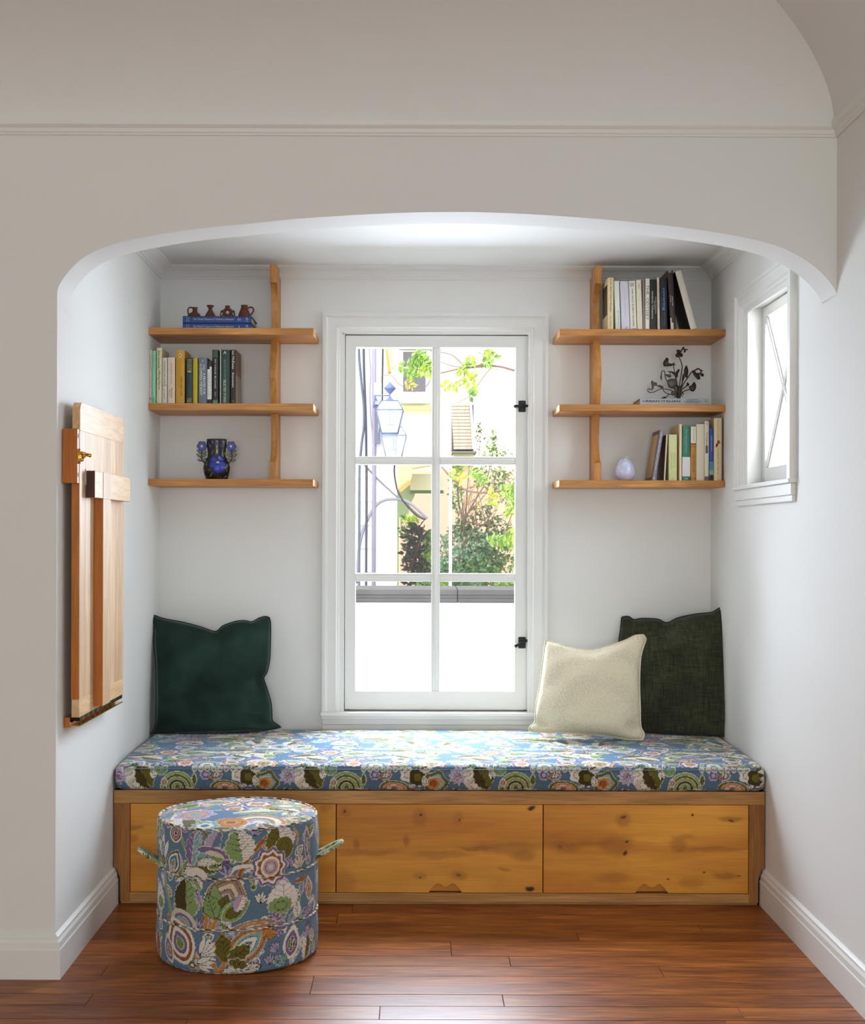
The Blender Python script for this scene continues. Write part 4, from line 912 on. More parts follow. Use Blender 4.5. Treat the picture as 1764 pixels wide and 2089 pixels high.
def book(label, group, xb0, xb1, ytop, zbase, col, lean=None, depth=.145, texts=(), bands=(), hard=False, side=None, ysp=YSP, rnd=.0025):
    """xb0,xb1 spine edges at its foot (px); lean = top-left px of the spine"""
    ps = F/ysp; pb = W(xb0, EYE and 0 or 0, ysp)
    ybase = CY-(zbase-EYE)*ps
    A = W(xb0, ybase, ysp).x; B = W(xb1, ybase, ysp).x; th = B-A-.0006
    H = W(0, ytop, ysp).z-zbase+ (CX-0)*ROLL*0
    H = (EYE-((ytop-CY)-ROLL*((xb0+xb1)/2-CX))*ysp/F)-zbase
    ang = 0
    if lean is not None:
        xt = W(lean, ytop, ysp).x; ang = math.atan2(xt-A, H); H = H/math.cos(ang); th = th*math.cos(ang)
    # local frame: u across spine, z up; leaning books pivot on one lower corner
    r = empty('book', (A, ysp, zbase), label, 'book', group)
    ca, sa = math.cos(ang), math.sin(ang)
    lift = th*sa if ang > 0 else 0          # leaning right: rests on its lower right corner
    def T(u, y, z): return Vector((A+u*ca+z*sa, ysp+y, zbase+lift*1.0+z*ca-u*sa))
    if ang < 0: T0 = T; T = lambda u, y, z: T0(u, y, z)
    r.location = T(th/2, 0, 0)
    cm = bmat(col); c = .0026 if hard else .0006
    sq = .003 if hard else 0
    m = MB()
    def bx(m, u0, u1, y0, y1, z0, z1):
        m.add([T(u, y, z) for z in (z0, z1) for u, y in ((u0, y0), (u1, y0), (u1, y1), (u0, y1))], [(0, 3, 2, 1), (4, 5, 6, 7), (0, 1, 5, 4), (1, 2, 6, 5), (2, 3, 7, 6), (3, 0, 4, 7)])
    bx(m, 0, c, rnd, depth, 0, H); bx(m, th-c, th, rnd, depth, 0, H)
    sp = [(c, rnd+.002), (0, rnd), (th*.12, rnd*.35), (th*.35, 0), (th*.65, 0), (th*.88, rnd*.35), (th, rnd), (th-c, rnd+.002)]
    m.add([T(u, y, 0) for u, y in sp]+[T(u, y, H) for u, y in sp], [tuple(range(8)), tuple(range(8, 16))[::-1]]+[(i, i+8, (i+1) % 8+8, (i+1) % 8) for i in range(8)])
    m.build('cover', cm, r)
    m = MB(); bx(m, c, th-c, rnd+.002, depth-sq, sq, H-sq-.0004); m.build('page_block', PAGES, r)
    up = Vector((sa, 0, ca)); ac_ = Vector((ca, 0, -sa))
    for (f0, f1, bc, u0, u1) in bands:
        m = MB(); bx(m, th*u0, th*u1, -.0004, .0010, H*f0, H*f1); m.build('spine_band', bmat(bc), r)
    for t in texts:
        s, f0, f1, hh, tc_ = t[:5]; off = t[5] if len(t) > 5 else .5; sh = t[6] if len(t) > 6 else 0; horiz = t[7] if len(t) > 7 else False
        if horiz: text(r, s, T(th*off, -.0007, H*(f0+f1)/2), ac_, up, th*hh, H*abs(f1-f0), tc_, sh, name='lettering')
        else: text(r, s, T(th*off, -.0007, H*(f0+f1)/2), -up, ac_, H*abs(f1-f0), th*hh, tc_, sh, name='lettering')
    if side: side(r, m, T, H, th, bx, depth)
    return r
S1, S2, S3 = SZ[0][1], SZ[1][1], SZ[2][1]
GL = 'books standing on the middle board of the left shelf'; e = .0003
BKD, WHT, BRN, GLD = (28, 26, 26), (232, 230, 224), (120, 84, 66), (196, 170, 96)
q1 = lambda z: 290+z/8.4
def yq(z): return 700+z/8.4
def L(label, a, b, top, col, **k): return book(label, GL, q1(a), q1(b), yq(top), S2+e, col, **k)
L('thin cream paperback with brown lettering at the far left end of the left shelf books', 119, 163, 110, (214, 196, 178), texts=[('SENSE OF AN ENDING', .62, .90, .4, BRN), ('a novel', .30, .5, .3, BRN), ('i', .06, .12, .3, BKD)])
L('thin mint green paperback second from the left on the left shelf', 166, 230, 130, (142, 214, 178), texts=[('ZADIE SMITH', .62, .92, .32, (110, 170, 150)), ('ON', .04, .12, .5, (30, 90, 70))])
def cream_side(r, m, T, H, th, bx, depth): pass
L('tall pale yellow hardback with black serif title, third from the left on the left shelf', 243, 335, 80, (222, 210, 170), hard=True, depth=.15, texts=[('Atul Gawande', .63, .95, .5, (40, 40, 36)), ('Being Mortal', .25, .56, .5, (40, 40, 36)), ('/', .56, .62, .4, BRN)])
L('short white paperback beside the tall pale yellow hardback', 341, 424, 250, (216, 208, 192), texts=[('THE DEVIANTS AND OTHERS', .42, .93, .36, (90, 90, 84)), ('STORIES', .10, .32, .34, (110, 110, 104))], bands=[(.38, .41, (170, 165, 160), .05, .95)])
L('short cream paperback with orange capitals beside the mustard book', 432, 560, 243, (224, 204, 182), texts=[('JENNIFER EGAN', .42, .88, .3, (196, 110, 80)), ('Manhattan', .12, .35, .26, BKD, .6, .3), ('Beach', .16, .30, .2, BRN, .3)])
L('thick mustard yellow paperback with round emblem on its spine', 572, 726, 118, (200, 152, 26), depth=.14, texts=[('MIN JIN LEE', .14, .50, .3, (110, 74, 30), .62), ('PACHINKO', .30, .80, .34, (184, 134, 20), .4), ('O', .86, .94, .34, WHT, .5, 0, True), ('*', .88, .92, .16, BRN, .5, 0, True)])
L('dark teal cloth hardback with gold lines at top and foot', 752, 866, 250, (10, 52, 56), depth=.13, texts=[(s_, f, f+.03, .7, GLD, .5, 0, True) for s_, f in (('THE GREAT', .91), ('BOOK OF', .87), ('AMERICAN', .83), ('SHORT', .79), ('STORIES', .75), ('OF', .71), ('.', .68), ('THE', .09), ('LIBRARY', .06), ('PRESS', .03))], bands=[(.955, .965, GLD, .1, .9), (.0, .012, GLD, .1, .9)])
L('thin bright yellow paperback between the teal and the grey-blue books', 868, 948, 258, (194, 172, 14), depth=.13, texts=[('the bright hour', .3, .85, .3, (178, 150, 10))])
L('grey-blue paperback with two lines of large white capitals', 963, 1112, 243, (104, 116, 128), depth=.115, texts=[('John', .72, .84, .26, WHT, .62), ('A PRAYER FOR', .20, .66, .28, WHT, .66), ('Irving', .80, .86, .3, WHT, .25), ('OWEN MEANY', .18, .78, .30, WHT, .3), ('*', .91, .94, .15, WHT, .5, 0, True)])
L('dark paperback with white paper labels on its spine, shortest of the dark books', 1113, 1194, 300, (30, 26, 26), depth=.12, texts=[('nineteen essays', .15, .7, .2, BKD, .28), ('stories of the sea', .2, .8, .18, BKD, .75)], bands=[(.10, .80, WHT, .04, .52), (.10, .86, WHT, .54, .96)])
L('black paperback with green blocks at the top and the foot', 1198, 1306, 112, (34, 26, 24), depth=.14, texts=[('IN COLD BLOOD', .28, .82, .22, WHT), ('Capote', .14, .22, .2, WHT, .5, .2)], bands=[(.86, .995, (50, 86, 52), .12, .9), (.005, .07, (80, 130, 70), .12, .9)])
L('dark green hardback with a pale left edge and white capitals', 1330, 1500, 112, (24, 58, 46), hard=True, depth=.14, texts=[('ALICE MUNRO', .44, .82, .2, (130, 150, 140)), ('SELECTED STORIES', .02, .44, .24, WHT), ('^', .92, .97, .3, WHT, .5, 0, True)], bands=[(.0, .995, (196, 196, 176), .0, .10)])
def atonside(r, m, T, H, th, bx, depth):
    m = MB(); bx(m, th-.0002, th+.0004, .003, depth, 0, H*.54); m.build('cover_picture', bmat((150, 132, 98)), r); m = MB(); bx(m, th-.0002, th+.0004, .003, depth, H*.54, H); m.build('cover_picture', bmat((104, 70, 44)), r)
L('dark brown paperback with bold white title ending the left shelf row of books', 1510, 1604, 112, (40, 24, 22), depth=.148, side=atonside, texts=[('Ian McEwan', .64, .98, .42, WHT), ('Atonement', .30, .58, .4, WHT), ('M', .02, .07, .4, (150, 100, 90), .5, 0, True)])
GR = 'books standing on the top board of the right shelf'
q2 = lambda z: 1220+z/8.4
def R(label, a, b, top, col, lt=None, **k): return book(label, GR, q2(a), q2(b), 540+top/8.4, S1+e, col, lean=None if lt is None else q2(lt), **k)
def catside(r, m, T, H, th, bx, depth):
    m = MB(); bx(m, -.0006, .0001, .012, depth-.02, H*.30, H*.88); m.build('cover_picture', bmat((54, 40, 30)), r)
R('cream paperback with dark picture on its cover, first book right of the right bracket', 160, 264, 222, (226, 206, 158), depth=.15, side=catside, texts=[('Cats And Other People', .34, .97, .34, (70, 56, 40)), ('Tim Holland', .05, .26, .26, (120, 100, 70))])
R('slim pale green-white paperback with a line of small dots near the foot', 298, 388, 280, (222, 226, 212), lt=270, texts=[('B L I N D N E S S', .03, .38, .18, BKD, .6)])
R('lavender-white hardback beside the slim pale book', 402, 546, 288, (212, 208, 218), lt=372, hard=True, texts=[('cutting for stone   abraham verghese', .25, .88, .14, (160, 150, 170)), ('C', .0, .05, .3, BRN, .6, 0, True)])
R('white paperback with bold black capitals down its spine and a line across the top', 552, 664, 280, (228, 224, 206), lt=524, texts=[('THE WILD ROBOT ESCAPES', .06, .84, .24, BKD), ('PETER', .925, .95, .6, BKD, .5, 0, True), ('BROWN', .89, .915, .6, BKD, .5, 0, True), ('LB', .0, .03, .5, BKD, .5, 0, True)])
R('cream paperback with faint grey capitals left of the thin mauve book', 672, 764, 262, (228, 220, 192), lt=648, texts=[('THE LAST SAMURAI', .1, .72, .3, (206, 200, 184)), ('DEWITT', .82, .92, .24, (120, 110, 90))])
R('very thin mauve-grey paperback', 767, 804, 250, (150, 128, 128), lt=758)
R('white paperback with widely spaced thin serif capitals', 806, 882, 236, (230, 224, 204), texts=[('THE  ODYSSEY', .19, .87, .62, (80, 84, 76))], bands=[(.0, .02, (216, 180, 160), 0, 1)])
R('black paperback with two columns of small white capitals', 885, 1006, 250, (20, 15, 16), depth=.13, texts=[('MAGICAL THINKING', .22, .76, .16, WHT, .34), ('JOAN DIDION', .32, .66, .14, WHT, .82), ('THE YEAR OF', .40, .58, .08, WHT, .62)])
R('very thin cream book right of the black one', 1018, 1062, 220, (222, 212, 180), lt=1006, texts=[('THE ELEMENTS OF STYLE', .42, .92, .36, (120, 110, 90)), ('WHITE', .06, .2, .36, (120, 110, 90))])
R('navy-black paperback with large rounded blue lowercase lettering', 1068, 1190, 220, (14, 15, 28), lt=1060, texts=[('covering', .37, .80, .5, (110, 140, 220)), ('KENJI YOSHINO', .08, .34, .26, (80, 96, 130), .55)])
R('tall dark brown paperback with a white triangle at its foot', 1243, 1337, 98, (52, 34, 28), lt=1188, depth=.16, texts=[('the noonday', .46, .58, .2, WHT, .25), ('demon an atlas', .40, .56, .2, WHT, .62)], bands=[(.0, .12, (206, 196, 160), .02, .55), (.12, .2, (206, 196, 160), .02, .25), (.96, 1.0, (140, 130, 120), .1, .7)])
R('big white hardback leaning far to the left at the end of the top row', 1585, 1702, 118, (218, 210, 196), lt=1316, hard=True, depth=.18, side=lambda r, m, T, H, th, bx, depth: (lambda mm: (bx(mm, -.0006, .0001, .002, depth, 0, H), mm.build('dark_front_cover', bmat((52, 34, 30)), r)))(MB()))
GB = 'books standing on the bottom board of the right shelf'
q3 = lambda z: 1300+z/9.284
def Bt(label, a, b, top, col, lt=None, **k): return book(label, GB, q3(a), q3(b), 840+top/9.284, S3+e, col, lean=None if lt is None else q3(lt), **k)
def tanside(r, m, T, H, th, bx, depth):
    mm = MB(); bx(mm, -.0006, .0001, .001, depth, 0, H); mm.build('dark_back_cover', bmat((88, 64, 44)), r); mm = MB(); bx(mm, -.0012, -.0005, .02, depth-.012, H*.06, H*.92); mm.build('cover_panel', bmat((200, 160, 96)), r)
Bt('grey-lavender paperback leaning right with tan panel on its cover', 272, 350, 355, (130, 124, 140), lt=425, depth=.15, side=tanside, texts=[('I Am Not Who You Think I Am', .2, .82, .26, WHT), ('Lewis', .86, .96, .26, WHT), ('^', .02, .06, .4, WHT, .5, 0, True)])
Bt('thin brown-covered book with white spine leaning against the pale yellow one', 497, 530, 437, (226, 212, 190), lt=545, depth=.14, side=lambda r, m, T, H, th, bx, depth: (lambda mm: (bx(mm, -.0006, .0001, .001, depth, 0, H), mm.build('brown_cover', bmat((110, 76, 48)), r)))(MB()))
Bt('short pale yellow-green hardback on the bottom right board', 594, 752, 432, (212, 212, 150), hard=True, depth=.14, texts=[('Wherever You Go', .28, .6, .16, (150, 150, 110), .64), ('There You Are', .24, .62, .16, (150, 150, 110), .34), ('H', .02, .05, .3, (150, 150, 110), .5, 0, True)])
Bt('thin tan book with cream spine left of the green and white one', 786, 838, 236, (218, 194, 142), depth=.17, bands=[(0, 1, (232, 216, 178), .4, 1)])
Bt('glossy green and white thick paperback', 848, 1000, 268, (40, 118, 94), depth=.14, texts=[('The Selected Poems', .5, .94, .2, (170, 200, 190)), ('N', .02, .05, .3, WHT, .5, 0, True)], bands=[(.075, .43, (226, 222, 226), .0, 1.0)])
Bt('paperback with white top and orange-brown patterned lower spine', 1007, 1108, 278, (190, 128, 36), texts=[('JONATHAN FRANZEN', .73, .97, .24, (60, 50, 40), .55), ('HOW TO BE ALONE', .15, .50, .36, (80, 40, 24))], bands=[(.69, .995, (228, 216, 196), 0, 1), (.665, .685, (110, 60, 24), 0, 1), (.62, .63, (120, 66, 24), 0, 1), (.04, .05, (120, 66, 24), 0, 1), (.02, .025, (120, 66, 24), 0, 1)])
Bt('thick plain cream-grey hardback on the bottom right board', 1113, 1270, 236, (214, 202, 178), hard=True, depth=.15, texts=[('THE ESSAYS', .5, .8, .28, (226, 216, 196))])
Bt('cream paperback with a slate block at the foot of its spine', 1272, 1355, 180, (222, 208, 184), texts=[('Yardsticks', .58, .82, .4, (60, 60, 60)), ('OO', .94, .97, .5, (80, 80, 80), .5, 0, True)], bands=[(.0, .07, (90, 94, 96), 0, 1), (.46, .59, (90, 88, 84), .2, .75)])
Bt('thin bright blue paperback fading to green with a black foot', 1361, 1443, 312, (20, 64, 150), depth=.13, texts=[('WHERE I WAS FROM', .56, .86, .26, (190, 200, 220)), ('JOAN DIDION', .18, .52, .34, (40, 90, 170))], bands=[(.0, .11, (36, 28, 24), 0, 1), (.11, .2, (110, 170, 140), 0, 1), (.2, .36, (70, 130, 160), 0, 1), (.03, .08, WHT, .4, .6)])
def lob(r, m, T, H, th, bx, depth):
    mm = MB()
    for (u, z, du, dz) in ((.30, .545, .10, .012), (.38, .57, .14, .018), (.52, .60, .12, .012), (.62, .625, .10, .014), (.70, .60, .10, .008), (.45, .625, .05, .014), (.28, .58, .05, .01)): bx(mm, th*(u-du), th*(u+du), -.0008, .001, H*(z-dz), H*(z+dz))
    mm.build('red_lobster_print', bmat((130, 40, 28)), r)
Bt('tallest cream paperback with a small red creature on its spine, at the right wall', 1447, 1600, 118, (220, 196, 152), depth=.15, side=lob, texts=[('David Foster Wallace', .64, .97, .14, (150, 120, 90)), ('CONSIDER THE LOBSTER', .09, .53, .14, (70, 60, 50)), ('O', .02, .04, .14, (170, 150, 110), .5, 0, True)])
# flat books
def flatbook(label, x0, x1, zb_, th, ysp, depth, col, hard=True, group=None, rz=0):
    a, b = W(x0, 660, ysp).x, W(x1, 660, ysp).x; r = empty('book', ((a+b)/2, ysp, zb_), label, 'book', group); m = MB(); c = .003
    m.box((a, ysp+.004, zb_), (b, ysp+depth, zb_+c)); m.box((a, ysp+.004, zb_+th-c), (b, ysp+depth, zb_+th)); P = [(ysp+.004, zb_), (ysp+.0014, zb_+.002), (ysp, zb_+th*.3), (ysp, zb_+th*.7), (ysp+.0014, zb_+th-.002), (ysp+.004, zb_+th), (ysp+.006, zb_+th-c), (ysp+.006, zb_+c)]
    m.prism(P, lambda p, q, t: (t, p, q), a, b); m.build('cover', bmat(col, .5), r); boxo('page_block', (a+.004, ysp+.006, zb_+c), (b-.004, ysp+depth-.004, zb_+th-c), PAGES, r)
    return r, a, b
UX, UZ = Vector((1, 0, 0)), Vector((0, 0, 1))
for i, (zb_, lab, nm) in enumerate(((S1+e, 'lower of two blue cloth volumes lying flat on the left top board', 'I'), (S1+.0286, 'upper of two blue cloth volumes lying flat, carrying four clay jugs', 'II'))):
    r, a, b = flatbook(lab, 372.5, 513, zb_, .028, 5.16, .178, (44, 74, 140), group='blue volumes lying flat on the left shelf'); cy_ = zb_+.0145; wd = b-a; SIL = (206, 206, 200)
    text(r, "The World Treasury of Children's Literature", (a+wd*.447, 5.1595, cy_), UX, UZ, wd*.59, .0105, SIL, .2, name='lettering'); text(r, nm, (a+wd*.82, 5.1595, cy_), UX, UZ, wd*.036 if i else wd*.008, .009, SIL, name='lettering')
    for k in (.058, .085): boxo('spine_line', (a+wd*k, 5.1594, zb_+.004), (a+wd*k+.0022, 5.1603, zb_+.024), tmat((150, 160, 170)), r)
    text(r, 'LB', (a+wd*.932, 5.1595, cy_), UZ, -UX, .014, wd*.03, SIL, name='lettering')
r, a, b = flatbook('pale grey cookery book lying flat on the right middle board under metal flowers', 1306, 1448, S2+e, .031, 5.16, .18, (176, 176, 176)); wd = b-a; cy_ = S2+.020
text(r, 'URBAN ITALIAN', (a+wd*.305, 5.1595, cy_), UX, UZ, wd*.54, .0085, (24, 28, 50), bold=.02, name='lettering'); text(r, 'ANDREW', (a+wd*.75, 5.1595, cy_+.0055), UX, UZ, wd*.17, .0035, BKD, bold=.02, name='lettering'); text(r, 'CARMELLINI', (a+wd*.75, 5.1595, cy_-.0005), UX, UZ, wd*.25, .0040, BKD, bold=.02, name='lettering'); text(r, 'GWEN HYMAN', (a+wd*.75, 5.1595, cy_-.0065), UX, UZ, wd*.2, .0035, BKD, bold=.02, name='lettering')
m = MB(); m.tube([(a+wd*.92, 5.1593, cy_+.005), (a+wd*.95, 5.1593, cy_+.006), (a+wd*.955, 5.1593, cy_+.002), (a+wd*.93, 5.1593, cy_)], .0005, 5); m.tube([(a+wd*.93, 5.1593, cy_), (a+wd*.97, 5.1593, cy_-.006)], .0005, 5); m.build('spine_emblem', tmat(BKD), r)
# ============================================================ CLAY MINIATURES
CLAY = mat('brown_clay', (98, 50, 26), .7, bump=.3, bscale=120, var=.25, vscale=60)
YJ = 5.185; ZJ = S1+.0566
def jx(z): return W(360+z/9.8, 640, YJ).x
s98 = YJ/F/9.8
def jug(label, zc, prof, neck_dx=0): 
    """prof: (half width, height) in zoomed photo pixels above the foot"""
    r = empty('clay_jug', (jx(zc), YJ, ZJ), label, 'clay jug', 'clay miniatures on the blue books'); m = MB(); n = 28
    P = [(hw*s98, h*s98, neck_dx*s98*max(0, min(1, (h-60)/60))) for hw, h in prof]
    v = []
    for rr, z, dx in P: v += [(jx(zc)+dx+rr*math.cos(2*PI*k/n), YJ+rr*math.sin(2*PI*k/n), ZJ+z) for k in range(n)]
    m.add(v, [(i*n+k, i*n+(k+1) % n, (i+1)*n+(k+1) % n, (i+1)*n+k) for i in range(len(P)-1) for k in range(n)]+[tuple(range(n))[::-1]], True)
    m.build('body', CLAY, r); return r
def hnd(r, pts, rad_, name='handle'):
    m = MB(); m.tube([Vector((jx(x), YJ, ZJ+(435-y)*s98)) for x, y in [tuple(p) for p in crom(pts, 4, False)]], rad_*s98, 8); m.build(name, CLAY, r)
r = jug('small clay jug with tall loop handle on its left, leftmost of four', 352, [(118, 0), (124, 15), (122, 40), (100, 65), (68, 80), (52, 95), (46, 120), (46, 150), (52, 178), (58, 190), (50, 190), (42, 175), (38, 120), (40, 60), (0, 55)], 16); hnd(r, [(330, 262), (270, 245), (232, 280), (228, 330), (240, 380), (262, 405)], 14)
jug('small clay vase with flared lip and no handle, second of four', 675, [(98, 0), (102, 15), (88, 55), (58, 105), (36, 145), (34, 165), (52, 195), (72, 215), (72, 230), (64, 230), (46, 200), (28, 165), (28, 60), (0, 55)])
r = empty('clay_jug', (jx(1020), YJ, ZJ), 'small ring-shaped clay flask with a round hole through it, third of four', 'clay jug', 'clay miniatures on the blue books')
m = MB(); cc = Vector((jx(1020), YJ, ZJ+92*s98)); n = 28; v = []
for i in range(n):
    a = 2*PI*i/n
    for k in range(12): b_ = 2*PI*k/12; rr = (66+34*math.cos(b_))*s98; v.append((cc.x+rr*math.cos(a), cc.y+36*s98*math.sin(b_), cc.z+rr*math.sin(a)*1.0))
m.add(v, [(i*12+k, i*12+(k+1) % 12, ((i+1) % n)*12+(k+1) % 12, ((i+1) % n)*12+k) for i in range(n) for k in range(12)], True); m.build('ring_body', CLAY, r)
m = MB(); m.lathe([(40, 150), (44, 170), (48, 205), (52, 222), (42, 222), (38, 160)], (0, 0, 0), 20); m.v = [(cc.x+x*s98, YJ+y*s98, ZJ+z*s98) for x, y, z in m.v]; m.build('neck', CLAY, r)
m = MB(); m.lathe([(70, 0), (60, 8), (45, 14)], (0, 0, 0), 20); m.v = [(cc.x+x*s98, YJ+y*s98*.6, ZJ+z*s98) for x, y, z in m.v]; m.build('foot', CLAY, r)
for sg in (-1, 1): hnd(r, [(1020+sg*92, 320), (1020+sg*130, 350), (1020+sg*142, 395), (1020+sg*118, 412), (1020+sg*95, 405), (1020+sg*100, 380)], 12, 'lug'); hnd(r, [(1020+sg*95, 305), (1020+sg*125, 320), (1020+sg*132, 345)], 14, 'lug')
r = jug('largest small clay pitcher with loop handle on its right, rightmost of four', 1355, [(120, 0), (124, 15), (116, 55), (96, 110), (72, 160), (62, 195), (68, 220), (72, 236), (62, 236), (54, 195), (56, 80), (0, 55)]); hnd(r, [(1422, 262), (1470, 238), (1520, 250), (1538, 300), (1510, 360), (1468, 405)], 15)
# ============================================================ BLACK FLORAL VASE
YV = 5.19; sv = YV/F/14.7; VX, VZ = W(380+908/14.7, 977, YV).x, S3+e
def vp(zx, zy, dy=0): return Vector((VX+(zx-908)*sv, YV+dy, VZ+(1437-zy)*sv))
VB = mat('black_glaze', (16, 15, 17), .25, coat=.3); BLU1 = mat('cobalt_petal', (44, 66, 170), .4, var=.3, vscale=60); BLU2 = mat('light_cobalt_petal', (96, 124, 214), .4); YEL = mat('yellow_stamen', (236, 190, 96), .5); GRY = mat('grey_leaf_stroke', (120, 124, 112), .5); PURP = mat('violet_bud', (84, 84, 150), .5)
vase = empty('floral_vase', (VX, YV, VZ), 'black ceramic vase painted with a blue flower, fretwork flower handles, on the left bottom board', 'vase')
vprof = [(315, 0), (322, 10), (345, 90), (372, 180), (398, 290), (404, 350), (398, 420), (370, 500), (320, 580), (285, 650), (268, 730), (268, 820), (278, 920), (296, 1040), (302, 1150), (303, 1210), (296, 1222), (280, 1222), (270, 1150), (255, 900), (250, 700), (0, 690)]
def vr(h):
    for (r0, h0), (r1, h1) in zip(vprof[:-1], vprof[1:]):
        if h0 <= h <= h1: return (r0+(r1-r0)*(h-h0)/(h1-h0))*sv
    return .02
m = MB(); m.lathe([(r_*sv, h*sv) for r_, h in vprof], (VX, YV, VZ), 40, 1, .8); m.build('body', VB, vase)
def onv(zx, zy, out=.0005):
    x = (zx-908)*sv; h = 1437-zy; R0 = vr(h); s = max(-.97, min(.97, x/R0)); return Vector((VX+x, YV-.8*(R0*math.sqrt(1-s*s)+out), VZ+h*sv))
def decal(name, pts, mt, out=.0008, n=3):
    P = crom(pts, n); c = np.mean(P, 0); m = MB()
    rings = [[onv(*(c+(p-c)*f_), out+.0006*(1-f_**2)) for p in P] for f_ in (1, .66, .33, .04)]
    k = len(P); v = [p for r_ in rings for p in r_]+[onv(*p, -.001) for p in P]
    f = [(i*k+j, i*k+(j+1) % k, (i+1)*k+(j+1) % k, (i+1)*k+j) for i in range(3) for j in range(k)]+[(4*k+j, 4*k+(j+1) % k, (j+1) % k, j) for j in range(k)]+[tuple(3*k+j for j in range(k))]
    m.add(v, f, True); return m.build(name, mt, vase)
for i, pts in enumerate(([(960, 900), (850, 730), (790, 800), (760, 860), (820, 900)], [(980, 880), (970, 760), (1020, 715), (1090, 770), (1150, 850), (1080, 880)], [(960, 920), (830, 880), (750, 960), (745, 1050), (830, 1110), (940, 1050)], [(1000, 930), (1080, 870), (1180, 920), (1215, 1030), (1130, 1080), (1010, 1040)], [(970, 960), (860, 1080), (860, 1180), (960, 1240), (1100, 1220), (1180, 1140), (1120, 1050)])):
    decal('petal', pts, BLU1 if i % 2 else BLU1, .0010+.0003*i)
decal('petal_light', [(990, 1080), (940, 1140), (1020, 1150)], BLU2, .0030); decal('petal_light', [(1010, 730), (990, 800), (1090, 830)], BLU2, .0030); decal('petal_light', [(1090, 1060), (1160, 1060), (1120, 1140)], BLU2, .0030)
decal('stamen', [(935, 930), (985, 890), (1040, 920), (1000, 960)], YEL, .0036)
for a, b, wd in (((850, 540), (790, 690), 24), ((1040, 380), (1070, 470), 20), ((1160, 340), (1110, 460), 18), ((650, 880), (640, 1050), 26), ((520, 1070), (590, 1190), 18), ((830, 1230), (740, 1370), 30), ((690, 1150), (820, 1130), 12), ((1250, 1310), (1130, 1400), 20), ((560, 1290), (650, 1390), 20), ((1010, 1320), (980, 1400), 16), ((1240, 1060), (1240, 1240), 18), ((900, 640), (1010, 690), 16), ((700, 350), (740, 450), 18), ((1170, 600), (1130, 740), 16), ((1080, 1340), (1060, 1400), 18)):
    a, b = np.array(a), np.array(b); d = (b-a)/np.hypot(*(b-a)); nn = np.array((-d[1], d[0])); decal('leaf_stroke', [a, (a+b)/2+nn*wd/2, b, (a+b)/2-nn*wd/2], GRY, .0006, 2)
for a, b, wd in (((790, 260), (840, 380), 60), ((950, 290), (960, 430), 70), ((740, 380), (760, 500), 36)):
    a, b = np.array(a), np.array(b); d = (b-a)/np.hypot(*(b-a)); nn = np.array((-d[1], d[0])); decal('bud', [a, (a+b)/2+nn*wd/2, b, (a+b)/2-nn*wd/2], PURP, .0006, 2)
for sg in (-1, 1):
    hd = empty('flower_handle', vp(908+sg*430, 900)); adopt(hd, vase)
    X = lambda z: 908+sg*(908-z)*-1 if False else 908+sg*abs(z-908)
    fcx, fcy = (470, 430) if sg < 0 else (1345, 430)
    def flatp(name, pts, mt, t0, t1, n=3):
        P = crom(pts, n); m = MB(); m.prism([tuple(p) for p in P], lambda a_, b_, t: vp(a_, b_, t), t0, t1); return m.build(name, mt, hd, recalc=True)
    blob = [(fcx+(145+12*math.cos(6*t))*math.cos(t), fcy+(150+12*math.cos(6*t))*math.sin(t)) for t in np.linspace(0, 2*PI, 36, endpoint=False)]
    flatp('flower_disc', blob, VB, -.006, .006, 1); flatp('blue_petals', [(fcx+(x-fcx)*.82, fcy+(y-fcy)*.82) for x, y in blob], BLU1, -.0075, -.005, 1); flatp('stamen', [(fcx+38*math.cos(t), fcy+38*math.sin(t)) for t in np.linspace(0, 2*PI, 8, endpoint=False)], YEL, -.0085, -.007, 1)
    m = MB(); m.tube([vp(*p) for p in crom([(908+sg*445, 560), (908+sg*455, 700), (908+sg*440, 820), (908+sg*360, 930), (908+sg*330, 980)], 4, False)], 24*sv, 8); m.build('stem', VB, hd)
    for (x0, y0, x1, y1) in ((445, 660, 600, 530), (455, 770, 610, 650), (440, 860, 580, 820), (445, 650, 300, 590), (450, 740, 300, 670), (430, 850, 290, 780)):
        a, b = np.array((908+sg*x0, y0+20)), np.array((908+sg*x1, y1)); d = (b-a)/np.hypot(*(b-a)); nn = np.array((-d[1], d[0]))
        flatp('fret_leaf', [a, a+(b-a)*.4+nn*36, a+(b-a)*.8+nn*22, b, a+(b-a)*.8-nn*22, a+(b-a)*.4-nn*36], VB, -.005, .005, 2); flatp('leaf_face', [a+(b-a)*.15, a+(b-a)*.45+nn*20, b-(b-a)*.12, a+(b-a)*.45-nn*20], GRY, -.0058, -.004, 2)
